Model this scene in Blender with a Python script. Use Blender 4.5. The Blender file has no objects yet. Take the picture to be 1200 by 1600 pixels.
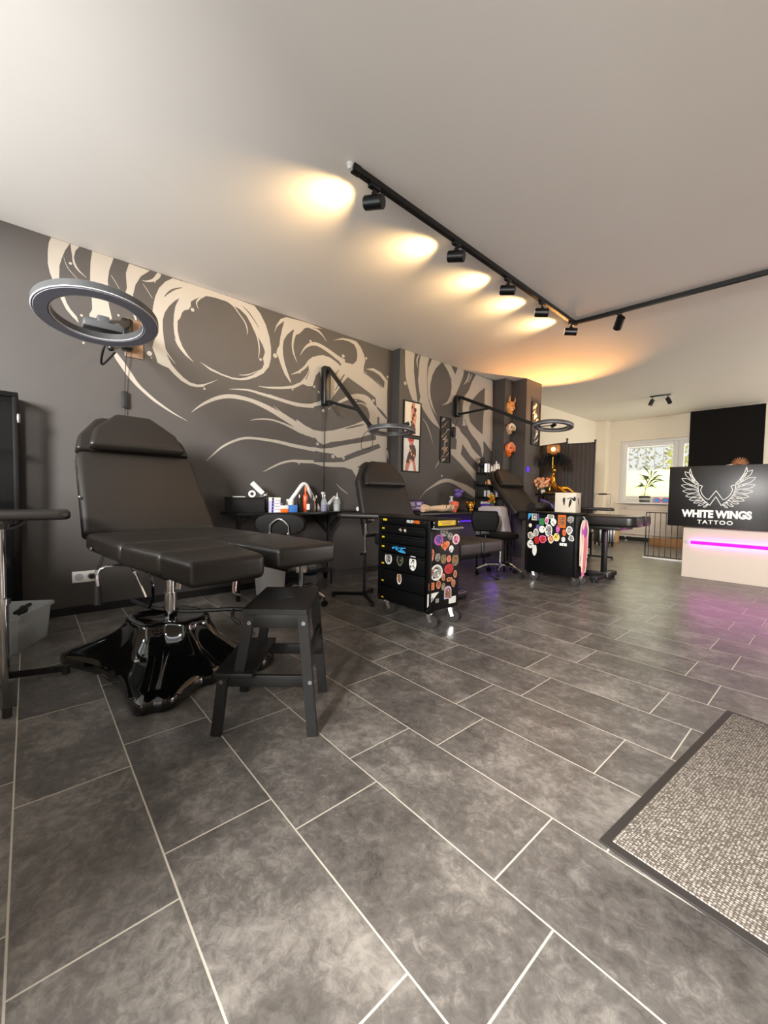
import bpy, bmesh, math, random
from mathutils import Vector, Matrix, geometry
random.seed(7)
SC = bpy.context.scene
COL = SC.collection
PI = math.pi
rad = math.radians

# ------------------------------------------------------------------ materials
def lin(c):
    def f(v):
        v = v / 255.0
        return v / 12.92 if v <= 0.04045 else ((v + 0.055) / 1.055) ** 2.4
    return (f(c[0]), f(c[1]), f(c[2]), 1.0)

def sock(nd, *names):
    for n in names:
        if n in nd.inputs:
            return nd.inputs[n]

def mat(name, c, rough=0.5, metal=0.0, coat=0.0, spec=0.5, trans=0.0, emit=None, es=0.0, var=0.10, scale=30.0, bump=0.0, alpha=1.0, sheen=0.0):
    m = bpy.data.materials.new(name)
    m.use_nodes = True
    nt = m.node_tree
    b = nt.nodes['Principled BSDF']
    col = lin(c)
    if var > 0 or bump > 0:
        tc = nt.nodes.new('ShaderNodeTexCoord')
        no = nt.nodes.new('ShaderNodeTexNoise')
        no.inputs['Scale'].default_value = scale
        no.inputs['Detail'].default_value = 4
        nt.links.new(tc.outputs['Object'], no.inputs['Vector'])
        if var > 0:
            mx = nt.nodes.new('ShaderNodeMix'); mx.data_type = 'RGBA'
            mx.inputs[6].default_value = tuple(v * (1 - var) for v in col[:3]) + (1,)
            mx.inputs[7].default_value = tuple(min(1, v * (1 + var)) for v in col[:3]) + (1,)
            nt.links.new(no.outputs['Fac'], mx.inputs[0])
            nt.links.new(mx.outputs[2], b.inputs['Base Color'])
        else:
            b.inputs['Base Color'].default_value = col
        if bump > 0:
            bp = nt.nodes.new('ShaderNodeBump')
            bp.inputs['Strength'].default_value = bump
            bp.inputs['Distance'].default_value = 0.003
            nt.links.new(no.outputs['Fac'], bp.inputs['Height'])
            nt.links.new(bp.outputs[0], b.inputs['Normal'])
    else:
        b.inputs['Base Color'].default_value = col
    b.inputs['Roughness'].default_value = rough
    b.inputs['Metallic'].default_value = metal
    sock(b, 'Specular IOR Level', 'Specular').default_value = spec
    sock(b, 'Coat Weight', 'Clearcoat').default_value = coat
    if trans:
        sock(b, 'Transmission Weight', 'Transmission').default_value = trans
    if alpha < 1:
        b.inputs['Alpha'].default_value = alpha
    if emit:
        sock(b, 'Emission Color', 'Emission').default_value = lin(emit)
        b.inputs['Emission Strength'].default_value = es
    return m

M = {}
M['paint_dark'] = mat('dark_grey_paint', (71, 67, 65), 0.55, var=0.04, scale=6, bump=0.03)
M['paint_mural'] = mat('beige_mural_paint', (165, 158, 148), 0.6, var=0.04, scale=9)
M['white_wall'] = mat('white_wall_paint', (232, 221, 202), 0.7, var=0.02, scale=5, bump=0.03)
M['ceil'] = mat('white_ceiling_paint', (237, 231, 224), 0.8, var=0.015, scale=2.5, bump=0.05)
M['black_wall'] = mat('black_wall_paint', (16, 14, 13), 0.85, var=0.05, scale=8, spec=0.15)
M['baseboard'] = mat('black_baseboard', (26, 25, 25), 0.4)
M['leather'] = mat('black_leatherette', (29, 25, 22), 0.38, var=0.12, scale=60, bump=0.06, spec=0.5)
M['leather2'] = mat('dark_leatherette', (34, 31, 30), 0.45, var=0.12, scale=60, bump=0.06)
M['leather3'] = mat('deep_black_leatherette', (12, 11, 11), 0.55, var=0.12, scale=60, bump=0.05, spec=0.15)
M['milk_plastic'] = mat('light_grey_plastic', (222, 222, 224), 0.45, var=0.03)
M['cart_black'] = mat('cart_black_enamel', (9, 9, 10), 0.45, var=0.1, scale=80, spec=0.22)
M['gloss_black'] = mat('glossy_black_plastic', (10, 10, 10), 0.10, coat=0.8, var=0.1)
M['black_metal'] = mat('black_powder_coat', (13, 13, 13), 0.35, var=0.1, scale=80)
M['matte_black'] = mat('matte_black', (14, 14, 14), 0.6)
M['stool_black'] = mat('black_stained_wood', (21, 20, 19), 0.45, var=0.2, scale=25, bump=0.05)
M['chrome'] = mat('chrome', (225, 225, 228), 0.12, metal=1.0, var=0.02)
M['steel'] = mat('brushed_steel', (150, 150, 152), 0.3, metal=1.0, var=0.05)
M['bronze'] = mat('copper_plate', (128, 104, 86), 0.5, metal=0.3)
M['rubber'] = mat('grey_rubber', (46, 42, 40), 0.6)
M['white_plastic'] = mat('white_plastic', (232, 230, 226), 0.35, var=0.03)
M['white_gloss'] = mat('white_laminate', (212, 198, 184), 0.3, var=0.02)
M['grey_plastic'] = mat('grey_plastic', (176, 176, 178), 0.5)
M['diffuser'] = mat('grey_lamp_diffuser', (126, 126, 138), 0.35, var=0.04)
M['lamp_grey'] = mat('grey_lamp_body', (70, 71, 73), 0.4)
M['lamp_rim'] = mat('pale_lamp_rim', (214, 214, 218), 0.3)
M['gold'] = mat('polished_gold', (214, 160, 60), 0.2, metal=1.0, var=0.08, scale=20)
M['orange'] = mat('orange_paint', (232, 108, 30), 0.4)
M['orange_red'] = mat('coral_glaze', (232, 110, 78), 0.3)
M['red'] = mat('red_paint', (190, 36, 34), 0.4)
M['yellow'] = mat('yellow_label', (236, 200, 40), 0.45, var=0.03)
M['paper'] = mat('cream_paper', (236, 226, 206), 0.7, var=0.03)
M['white_paper'] = mat('white_paper', (236, 234, 228), 0.6, var=0.02)
M['black_ink'] = mat('black_ink', (24, 22, 22), 0.6)
M['skin'] = mat('pale_skin_silicone', (226, 196, 166), 0.5, var=0.05)
M['skin_pink'] = mat('printed_skin', (206, 130, 108), 0.6, var=0.06)
M['tattoo_ink'] = mat('printed_tattoo', (88, 62, 54), 0.6, var=0.5, scale=70)
M['purple'] = mat('purple_plastic', (70, 40, 160), 0.35)
M['violet'] = mat('violet_silicone', (96, 78, 150), 0.5)
M['blue'] = mat('blue_carton', (60, 120, 200), 0.5)
M['navy'] = mat('navy_label', (40, 48, 110), 0.5)
M['lilac'] = mat('lilac_carton', (196, 190, 220), 0.5)
M['cyan'] = mat('sky_blue_print', (60, 170, 232), 0.5)
M['green'] = mat('green_print', (50, 130, 70), 0.5)
M['pink'] = mat('pink_print', (226, 110, 160), 0.5)
M['magenta'] = mat('magenta_print', (190, 84, 180), 0.5)
M['peach'] = mat('peach_print', (232, 150, 110), 0.5)
M['brown_print'] = mat('brown_print', (150, 100, 64), 0.5, var=0.2, scale=60)
M['grey_print'] = mat('grey_print', (150, 148, 142), 0.5, var=0.3, scale=90)
M['olive_print'] = mat('olive_print', (120, 122, 92), 0.5)
M['wood'] = mat('light_oak', (196, 156, 104), 0.5, var=0.12, scale=14)
M['brown_wood'] = mat('brown_board', (150, 106, 62), 0.55, var=0.15, scale=14)
M['screen_cloth'] = mat('charcoal_screen_fabric', (74, 69, 66), 0.85, var=0.06, scale=40)
M['feather'] = mat('black_feather', (20, 17, 16), 0.9)
M['bag_white'] = mat('off_white_leather', (176, 168, 170), 0.5, var=0.04)
M['leaf'] = mat('dusty_green_leaf', (88, 108, 78), 0.55, var=0.25)
M['blue_cap'] = mat('blue_cap', (50, 80, 170), 0.4)
M['amber'] = mat('orange_bottle', (214, 84, 40), 0.25)
M['flesh_flower'] = mat('pale_orange_petals', (236, 176, 130), 0.6, var=0.1)

def glassy(name, c, rough=0.05, alpha=0.35):
    m = bpy.data.materials.new(name); m.use_nodes = True
    nt = m.node_tree
    for n in list(nt.nodes):
        nt.nodes.remove(n)
    out = nt.nodes.new('ShaderNodeOutputMaterial')
    t = nt.nodes.new('ShaderNodeBsdfTransparent')
    t.inputs[0].default_value = lin((245, 245, 245))
    p = nt.nodes.new('ShaderNodeBsdfPrincipled')
    p.inputs['Base Color'].default_value = lin(c)
    p.inputs['Roughness'].default_value = rough
    mx = nt.nodes.new('ShaderNodeMixShader')
    mx.inputs[0].default_value = alpha
    nt.links.new(t.outputs[0], mx.inputs[1]); nt.links.new(p.outputs[0], mx.inputs[2])
    nt.links.new(mx.outputs[0], out.inputs[0])
    return m
M['clear'] = glassy('clear_plastic', (220, 226, 226), 0.1, 0.30)
M['bin_clear'] = glassy('milky_plastic', (196, 200, 202), 0.30, 0.46)
M['cab_glass'] = glassy('cabinet_glass', (30, 30, 31), 0.05, 0.42)
M['pane'] = glassy('window_glass', (235, 240, 235), 0.02, 0.08)
def frosted():
    m = bpy.data.materials.new('frosted_film'); m.use_nodes = True
    nt = m.node_tree
    for n in list(nt.nodes):
        nt.nodes.remove(n)
    out = nt.nodes.new('ShaderNodeOutputMaterial')
    a = nt.nodes.new('ShaderNodeBsdfTranslucent'); a.inputs[0].default_value = lin((252, 250, 205))
    b = nt.nodes.new('ShaderNodeBsdfTransparent')
    mx = nt.nodes.new('ShaderNodeMixShader'); mx.inputs[0].default_value = 0.25
    nt.links.new(a.outputs[0], mx.inputs[1]); nt.links.new(b.outputs[0], mx.inputs[2])
    nt.links.new(mx.outputs[0], out.inputs[0])
    return m
M['frost'] = frosted()
def emis(name, c, s):
    m = bpy.data.materials.new(name); m.use_nodes = True
    b = m.node_tree.nodes['Principled BSDF']
    b.inputs['Base Color'].default_value = tuple(v * .15 for v in lin(c)[:3]) + (1,)
    sock(b, 'Specular IOR Level', 'Specular').default_value = 0.1
    sock(b, 'Emission Color', 'Emission').default_value = lin(c)
    b.inputs['Emission Strength'].default_value = s
    return m
M['led_pink'] = emis('magenta_led', (232, 0, 255), 1.25)
M['led_purple'] = emis('purple_led', (90, 40, 255), 2.0)
M['bulb'] = emis('warm_bulb', (255, 214, 140), 9.0)
M['spot_lens'] = emis('warm_spot_lens', (255, 220, 160), 6.0)

# floor tiles 0.30 x 0.60 with pale joints
def floor_mat():
    m = bpy.data.materials.new('grey_stone_tile'); m.use_nodes = True
    nt = m.node_tree; b = nt.nodes['Principled BSDF']; L = nt.links
    def N(t, **k):
        n = nt.nodes.new(t)
        for a, v in k.items(): setattr(n, a, v)
        return n
    def math_(op, a, bb=None, clamp=False):
        n = N('ShaderNodeMath', operation=op); n.use_clamp = clamp
        for i, v in enumerate((a, bb)):
            if v is None: continue
            if isinstance(v, (int, float)): n.inputs[i].default_value = v
            else: L.new(v, n.inputs[i])
        return n.outputs[0]
    tc = N('ShaderNodeTexCoord'); sp = N('ShaderNodeSeparateXYZ')
    L.new(tc.outputs['Object'], sp.inputs[0])
    x, y = sp.outputs[0], sp.outputs[1]
    v = math_('DIVIDE', math_('ADD', y, 0.0485 + 29.95), 0.2995)
    row = math_('FLOOR', v)
    fv = math_('SUBTRACT', v, row)
    par = math_('MODULO', row, 2.0)
    off = math_('SUBTRACT', 0.218, math_('MULTIPLY', par, 0.150))
    u = math_('DIVIDE', math_('SUBTRACT', math_('ADD', x, 60.0), off), 0.6)
    col = math_('FLOOR', u)
    fu = math_('SUBTRACT', u, col)
    du = math_('MULTIPLY', math_('MINIMUM', fu, math_('SUBTRACT', 1.0, fu)), 0.6)
    dv = math_('MULTIPLY', math_('MINIMUM', fv, math_('SUBTRACT', 1.0, fv)), 0.3)
    d = math_('MINIMUM', du, dv)
    g = math_('SUBTRACT', 1.0, math_('DIVIDE', math_('SUBTRACT', d, 0.0016), 0.0014, True), True)
    gm = math_('MINIMUM', math_('MAXIMUM', g, 0.0), 1.0)
    cv = N('ShaderNodeCombineXYZ'); L.new(col, cv.inputs[0]); L.new(row, cv.inputs[1])
    wn = N('ShaderNodeTexWhiteNoise'); wn.noise_dimensions = '2D'; L.new(cv.outputs[0], wn.inputs[0])
    mp = N('ShaderNodeVectorMath', operation='ADD'); L.new(tc.outputs['Object'], mp.inputs[0])
    sc_ = N('ShaderNodeVectorMath', operation='SCALE'); L.new(wn.outputs['Color'], sc_.inputs[0]); sc_.inputs[3].default_value = 9.0
    L.new(sc_.outputs[0], mp.inputs[1])
    n1 = N('ShaderNodeTexNoise'); n1.inputs['Scale'].default_value = 4.6; n1.inputs['Detail'].default_value = 10; n1.inputs['Roughness'].default_value = 0.68; n1.inputs['Distortion'].default_value = 0.35
    n2 = N('ShaderNodeTexNoise'); n2.inputs['Scale'].default_value = 30.0; n2.inputs['Detail'].default_value = 8; n2.inputs['Roughness'].default_value = 0.75; n2.inputs['Distortion'].default_value = 0.6
    L.new(mp.outputs[0], n1.inputs['Vector']); L.new(mp.outputs[0], n2.inputs['Vector'])
    s = math_('ADD', math_('MULTIPLY', n1.outputs['Fac'], 0.56), math_('MULTIPLY', n2.outputs['Fac'], 0.44))
    s = math_('ADD', s, math_('MULTIPLY', math_('SUBTRACT', wn.outputs['Value'], 0.5), 0.05))
    cr = N('ShaderNodeValToRGB'); e = cr.color_ramp.elements
    e[0].position = 0.36; e[0].color = lin((66, 63, 60)); e[1].position = 0.66; e[1].color = lin((146, 141, 134))
    k = cr.color_ramp.elements.new(0.5); k.color = lin((98, 94, 90))
    L.new(s, cr.inputs[0])
    mx = N('ShaderNodeMix', data_type='RGBA'); L.new(gm, mx.inputs[0]); L.new(cr.outputs[0], mx.inputs[6]); mx.inputs[7].default_value = lin((186, 179, 167))
    L.new(mx.outputs[2], b.inputs['Base Color'])
    rr = math_('ADD', 0.27, math_('ADD', math_('MULTIPLY', n2.outputs['Fac'], 0.10), math_('MULTIPLY', gm, 0.3)))
    L.new(rr, b.inputs['Roughness'])
    bp = N('ShaderNodeBump'); bp.inputs['Strength'].default_value = 0.35; bp.inputs['Distance'].default_value = 0.002
    L.new(math_('SUBTRACT', math_('MULTIPLY', n2.outputs['Fac'], 0.15), gm), bp.inputs['Height'])
    L.new(bp.outputs[0], b.inputs['Normal'])
    return m
M['floor'] = floor_mat()

def mat_weave():
    m = bpy.data.materials.new('woven_mat_pile'); m.use_nodes = True
    nt = m.node_tree; b = nt.nodes['Principled BSDF']; L = nt.links
    tc = nt.nodes.new('ShaderNodeTexCoord')
    vo = nt.nodes.new('ShaderNodeTexVoronoi'); vo.inputs['Scale'].default_value = 135; vo.inputs['Randomness'].default_value = 0.35
    no = nt.nodes.new('ShaderNodeTexNoise'); no.inputs['Scale'].default_value = 14; no.inputs['Detail'].default_value = 5
    L.new(tc.outputs['Object'], vo.inputs['Vector']); L.new(tc.outputs['Object'], no.inputs['Vector'])
    cr = nt.nodes.new('ShaderNodeValToRGB'); e = cr.color_ramp.elements
    e[0].position = 0.15; e[0].color = lin((226, 215, 201)); e[1].position = 0.62; e[1].color = lin((96, 88, 80))
    L.new(vo.outputs['Distance'], cr.inputs[0])
    mx = nt.nodes.new('ShaderNodeMix'); mx.data_type = 'RGBA'; mx.blend_type = 'MULTIPLY'; mx.inputs[0].default_value = 0.35
    L.new(cr.outputs[0], mx.inputs[6]); L.new(no.outputs['Fac'], mx.inputs[7])
    L.new(mx.outputs[2], b.inputs['Base Color'])
    b.inputs['Roughness'].default_value = 0.95
    bp = nt.nodes.new('ShaderNodeBump'); bp.inputs['Strength'].default_value = 0.9; bp.inputs['Distance'].default_value = 0.004; bp.invert = True
    L.new(vo.outputs['Distance'], bp.inputs['Height']); L.new(bp.outputs[0], b.inputs['Normal'])
    return m
M['mat_pile'] = mat_weave()

# ------------------------------------------------------------------ mesh helpers
def merge(bm, tmp, mtx=None, mi=0):
    if mtx is not None:
        bmesh.ops.transform(tmp, matrix=mtx, verts=tmp.verts)
    for f in tmp.faces: f.material_index = mi
    me = bpy.data.meshes.new('t'); tmp.to_mesh(me); tmp.free()
    bm.from_mesh(me); bpy.data.meshes.remove(me)

def box(bm, c, s, bev=0.0, seg=2, rz=0.0, mtx=None, mi=0):
    t = bmesh.new(); bmesh.ops.create_cube(t, size=1.0)
    bmesh.ops.scale(t, vec=s, verts=t.verts)
    if bev > 0:
        bmesh.ops.bevel(t, geom=list(t.edges), offset=min(bev, min(s) * 0.49), segments=seg, affect='EDGES', profile=0.5)
    m = Matrix.Translation(c) @ Matrix.Rotation(rz, 4, 'Z')
    if mtx is not None: m = mtx @ m
    merge(bm, t, m, mi)

def cyl(bm, p0, p1, r0, r1=None, n=20, bev=0.0, mi=0):
    p0, p1 = Vector(p0), Vector(p1)
    r1 = r0 if r1 is None else r1
    t = bmesh.new()
    bmesh.ops.create_cone(t, cap_ends=True, segments=n, radius1=r0, radius2=r1, depth=(p1 - p0).length)
    if bev > 0:
        es = [e for e in t.edges if len(e.link_faces) == 2 and any(len(f.verts) > 4 for f in e.link_faces)]
        bmesh.ops.bevel(t, geom=es, offset=bev, segments=2, affect='EDGES')
    q = (p1 - p0).to_track_quat('Z', 'Y').to_matrix().to_4x4()
    merge(bm, t, Matrix.Translation((p0 + p1) / 2) @ q, mi)

def cr_pts(pts, sub=4, closed=False):
    P = [Vector(p) for p in pts]; n = len(P); out = []
    rng = n if closed else n - 1
    for i in range(rng):
        g = (lambda k: P[k % n]) if closed else (lambda k: P[max(0, min(n - 1, k))])
        a, b, c, d = g(i - 1), g(i), g(i + 1), g(i + 2)
        for j in range(sub):
            t = j / sub
            out.append(0.5 * ((2 * b) + (c - a) * t + (2 * a - 5 * b + 4 * c - d) * t * t + (3 * b - a - 3 * c + d) * t ** 3))
    if not closed: out.append(P[-1])
    return out

def tube(bm, pts, r, n=10, smooth=0, closed=False, mi=0):
    P = cr_pts(pts, smooth, closed) if smooth else [Vector(p) for p in pts]
    rings = []; prev = None; m = len(P)
    for i, p in enumerate(P):
        if closed: d = P[(i + 1) % m] - P[i - 1]
        else: d = P[min(i + 1, m - 1)] - P[max(i - 1, 0)]
        d.normalize()
        if prev is None:
            u = d.orthogonal().normalized()
        else:
            u = (prev - d * prev.dot(d)).normalized()
        prev = u; w = d.cross(u)
        rr = r(i / max(1, m - 1)) if callable(r) else r
        rings.append([bm.verts.new(p + (u * math.cos(2 * PI * k / n) + w * math.sin(2 * PI * k / n)) * rr) for k in range(n)])
    for i in range(m if closed else m - 1):
        a, b = rings[i], rings[(i + 1) % m]
        for k in range(n):
            f = bm.faces.new((a[k], a[(k + 1) % n], b[(k + 1) % n], b[k])); f.material_index = mi
    if not closed:
        f = bm.faces.new(list(reversed(rings[0]))); f.material_index = mi
        f = bm.faces.new(rings[-1]); f.material_index = mi

def lathe(bm, prof, n=24, mtx=None, mi=0, sc=None):
    t = bmesh.new(); rings = []
    for r, z in prof:
        if r < 1e-5: rings.append([t.verts.new((0, 0, z))])
        else: rings.append([t.verts.new((r * math.cos(2 * PI * k / n), r * math.sin(2 * PI * k / n), z)) for k in range(n)])
    for a, b in zip(rings[:-1], rings[1:]):
        for k in range(n):
            k2 = (k + 1) % n
            if len(a) == 1 and len(b) == 1: continue
            if len(a) == 1: t.faces.new((a[0], b[k2], b[k]))
            elif len(b) == 1: t.faces.new((a[k], a[k2], b[0]))
            else: t.faces.new((a[k], a[k2], b[k2], b[k]))
    if len(rings[0]) > 1: t.faces.new(list(reversed(rings[0])))
    if len(rings[-1]) > 1: t.faces.new(rings[-1])
    merge(bm, t, mtx, mi)

def T(x, y, z, rx=0, ry=0, rz=0):
    return Matrix.Translation((x, y, z)) @ Matrix.Rotation(rz, 4, 'Z') @ Matrix.Rotation(ry, 4, 'Y') @ Matrix.Rotation(rx, 4, 'X')

def ball(bm, c, r, n=16, mi=0, mtx=None):
    t = bmesh.new(); bmesh.ops.create_uvsphere(t, u_segments=n, v_segments=max(6, n // 2), radius=1.0)
    s = (r, r, r) if isinstance(r, (int, float)) else r
    m = Matrix.Translation(c) @ Matrix.Diagonal((*s, 1))
    if mtx is not None: m = mtx @ m
    merge(bm, t, m, mi)

def prism(bm, pts, d, mtx=None, bev=0.0, seg=2, mi=0):
    """pts 2-D outline in the local XY plane, extruded by d along +Z"""
    t = bmesh.new()
    vs = [t.verts.new((p[0], p[1], 0)) for p in pts]
    f = t.faces.new(vs)
    r = bmesh.ops.extrude_face_region(t, geom=[f])
    bmesh.ops.translate(t, vec=(0, 0, d), verts=[v for v in r['geom'] if isinstance(v, bmesh.types.BMVert)])
    bmesh.ops.recalc_face_normals(t, faces=t.faces)
    if bev > 0:
        es = [e for e in t.edges if e.calc_face_angle(0) > 0.35]
        bmesh.ops.bevel(t, geom=es, offset=bev, segments=seg, affect='EDGES', profile=0.5, clamp_overlap=True)
    merge(bm, t, mtx, mi)

def cushion(bm, pts, z0, z1, bev=0.03, crown=0.0, mtx=None, mi=0):
    """padded slab: outline pts (x, y) between z0 and z1, soft edges, slightly crowned top"""
    t = bmesh.new()
    vs = [t.verts.new((p[0], p[1], z0)) for p in pts]
    f = t.faces.new(vs)
    r = bmesh.ops.extrude_face_region(t, geom=[f])
    bmesh.ops.translate(t, vec=(0, 0, z1 - z0), verts=[v for v in r['geom'] if isinstance(v, bmesh.types.BMVert)])
    bmesh.ops.recalc_face_normals(t, faces=t.faces)
    es = [e for e in t.edges if e.calc_face_angle(0) > 0.3]
    bmesh.ops.bevel(t, geom=es, offset=bev, segments=4, affect='EDGES', profile=0.55, clamp_overlap=True)
    merge(bm, t, mtx, mi)

def polyfill(bm, pts, to3, mi=0):
    vs = [bm.verts.new(to3(p)) for p in pts]
    for tri in geometry.tessellate_polygon([[Vector((p[0], p[1], 0)) for p in pts]]):
        try:
            f = bm.faces.new([vs[i] for i in tri]); f.material_index = mi
        except ValueError:
            pass

def ribbon(bm, pts, to3, sub=5, mi=0):
    """pts (a, b, width): brush stroke of changing width in a plane"""
    P = cr_pts([(p[0], p[1], p[2]) for p in pts], sub)
    L, R_ = [], []
    for i, p in enumerate(P):
        d = P[min(i + 1, len(P) - 1)] - P[max(i - 1, 0)]
        d = Vector((d.x, d.y)); d = d.normalized() if d.length > 1e-9 else Vector((1, 0))
        n = Vector((-d.y, d.x)) * max(p.z, 0.001) * 0.5
        L.append(bm.verts.new(to3((p.x + n.x, p.y + n.y)))); R_.append(bm.verts.new(to3((p.x - n.x, p.y - n.y))))
    for i in range(len(P) - 1):
        f = bm.faces.new((L[i], L[i + 1], R_[i + 1], R_[i])); f.material_index = mi

def disc(bm, c, r, to3, n=14, mi=0):
    vs = [bm.verts.new(to3((c[0] + r * math.cos(2 * PI * k / n), c[1] + r * math.sin(2 * PI * k / n)))) for k in range(n)]
    f = bm.faces.new(vs); f.material_index = mi

def obj(name, bm, m, parent=None, ang=35, flat=False):
    me = bpy.data.meshes.new(name)
    bmesh.ops.remove_doubles(bm, verts=bm.verts, dist=1e-6)
    bm.to_mesh(me); bm.free()
    ms = m if isinstance(m, (list, tuple)) else [m]
    for k in ms: me.materials.append(M[k] if isinstance(k, str) else k)
    o = bpy.data.objects.new(name, me); COL.objects.link(o)
    if not flat:
        for p in me.polygons: p.use_smooth = True
        me.set_sharp_from_angle(angle=rad(ang))
    if parent: o.parent = parent
    return o

def tag(o, label, cat, group=None, kind=None):
    o['label'] = label; o['category'] = cat
    if group: o['group'] = group
    if kind: o['kind'] = kind
    return o

def thing(name, label, cat, loc=(0, 0, 0), rz=0.0, group=None):
    o = bpy.data.objects.new(name, None); COL.objects.link(o)
    o.empty_display_size = 0.05
    o.location = loc; o.rotation_euler = (0, 0, rz)
    return tag(o, label, cat, group)

def struct(name, bm, m, label=None, cat=None):
    o = obj(name, bm, m, flat=False, ang=30)
    o['kind'] = 'structure'
    if label: o['label'] = label; o['category'] = cat
    return o

def single(name, bm, m, label, cat, loc=(0, 0, 0), rz=0.0, group=None):
    o = obj(name, bm, m); o.location = loc; o.rotation_euler = (0, 0, rz)
    return tag(o, label, cat, group)

def dup(root, loc, rz=None, label=None):
    r = root.copy(); COL.objects.link(r); r.location = loc
    if rz is not None: r.rotation_euler = (0, 0, rz)
    if label: r['label'] = label
    for ch in list(root.children):
        c = ch.copy(); COL.objects.link(c); c.parent = r
        for g in list(ch.children):
            d = g.copy(); COL.objects.link(d); d.parent = c
    return r

def text_into(bm, s, size, mtx, ext=0.001, bold=0.0, spacing=1.0, mi=0, width=None, height=None):
    cu = bpy.data.curves.new('txt', 'FONT'); cu.body = s; cu.size = size; cu.extrude = ext; cu.offset = bold
    cu.align_x = 'CENTER'; cu.space_character = spacing
    o = bpy.data.objects.new('txt', cu); COL.objects.link(o)
    bpy.context.view_layer.update()
    me = bpy.data.meshes.new_from_object(o.evaluated_get(bpy.context.evaluated_depsgraph_get()))
    bpy.data.objects.remove(o); bpy.data.curves.remove(cu)
    t = bmesh.new(); t.from_mesh(me); bpy.data.meshes.remove(me)
    xs = [v.co.x for v in t.verts]; ys = [v.co.y for v in t.verts]
    sx = width / (max(xs) - min(xs)) if width else 1
    sy = height / (max(ys) - min(ys)) if height else 1
    cx = (max(xs) + min(xs)) / 2; y0 = min(ys)
    for v in t.verts:
        v.co.x = (v.co.x - cx) * sx; v.co.y = (v.co.y - y0) * sy
    merge(bm, t, mtx, mi)

def B(): return bmesh.new()

# ------------------------------------------------------------------ the setting
H_C = 2.74
W1X, W2X, W3X = -3.82, -3.68, -3.98
YB, YF, XR = 10.35, -0.95, 3.0
b = B(); box(b, ((-4.2 + XR) / 2, (YF + YB) / 2, -0.05), (XR + 4.4, YB - YF + 0.6, 0.10)); fl = struct('floor', b, 'floor', 'grey stone-look floor tiles with pale joints', 'floor')
# keep tile coordinates in world metres
b = B(); box(b, ((-4.2 + XR) / 2, (YF + YB) / 2, H_C + 0.05), (XR + 4.4, YB - YF + 0.6, 0.10)); struct('ceiling', b, 'ceil', 'white painted ceiling', 'ceiling')
def wallbox(name, x0, x1, y0, y1, z0, z1, m, label, cat='wall'):
    b = B(); box(b, ((x0 + x1) / 2, (y0 + y1) / 2, (z0 + z1) / 2), (x1 - x0, y1 - y0, z1 - z0))
    return struct(name, b, m, label, cat)
wl = wallbox('wall_left', -4.1, W1X, YF, 3.45, 0, H_C, 'paint_dark', 'dark grey wall with the large swirl painting')
wl2 = wallbox('wall_left.001', -4.1, W2X, 3.45, 5.47, 0, H_C, 'paint_dark', 'dark grey wall with the framed prints')
wallbox('wall_left.002', -4.2, W3X, 6.16, YB, 0, H_C, 'white_wall', 'white wall behind the privacy screen')
wallbox('trim_1', -4.1, -3.49, 5.47, 5.71, 0, H_C, 'paint_dark', 'dark grey pillar step with three wall masks', 'pillar')
wallbox('trim_2', -4.1, -3.27, 5.71, 6.16, 0, H_C, 'paint_dark', 'dark grey pillar with a tall framed print', 'pillar')
wallbox('trim_3', W3X, -3.74, 10.12, YB, 0, H_C, 'white_wall', 'white corner pilaster left of the window', 'pilaster')
wallbox('baseboard_left', W1X, W1X + 0.014, YF, 3.45, 0, 0.06, 'baseboard', 'black baseboard under the swirl painting', 'baseboard')
wallbox('baseboard_left.001', W2X, W2X + 0.014, 3.45, 5.47, 0, 0.06, 'baseboard', 'black baseboard under the framed prints', 'baseboard')
# back wall with the window opening x -3.51..-1.60, z .86..2.26
b = B()
for x0, x1, z0, z1 in ((-4.2, -3.51, 0, H_C), (-1.6, XR, 0, H_C), (-3.51, -1.6, 0, 0.84), (-3.51, -1.6, 2.26, H_C)):
    box(b, ((x0 + x1) / 2, YB + 0.10, (z0 + z1) / 2), (x1 - x0, 0.20, z1 - z0))
struct('wall_back', b, 'white_wall', 'white back wall around the window', 'wall')
b = B()
for y0, y1, z0, z1 in ((YF, 6.6, 0, H_C), (9.8, YB + 0.2, 0, H_C), (6.6, 9.8, 0, 0.5), (6.6, 9.8, 2.5, H_C)):
    box(b, (XR + 0.05, (y0 + y1) / 2, (z0 + z1) / 2), (0.1, y1 - y0, z1 - z0))
struct('wall_right', b, 'white_wall', 'white right wall with an unseen opening added for light', 'wall')  # wide opening added out of view to brighten the back of the room
wallbox('wall_partition', -2.13, -1.03, 9.98, 10.06, 0, 2.70, 'black_wall', 'black painted partition in front of the window wall')
b = B()
for x0, x1, z0, z1 in ((-4.1, -0.30, 0, 1.22), (-4.1, -3.6, 1.22, H_C), (-3.6, -0.85, 2.55, H_C), (-0.85, -0.30, 1.22, H_C), (-0.30, 1.0, 2.35, H_C), (1.0, XR, 0, H_C)):
    box(b, ((x0 + x1) / 2, YF - 0.06, (z0 + z1) / 2), (x1 - x0, 0.12, z1 - z0))
struct('wall_front', b, 'white_wall', 'shop front wall with a window opening and a door opening', 'wall')
b = B()
box(b, (-2.7, 10.335, 0.04), (1.6, 0.02, 0.08)); struct('baseboard_back', b, 'baseboard', 'black baseboard under the window', 'baseboard')
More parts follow.
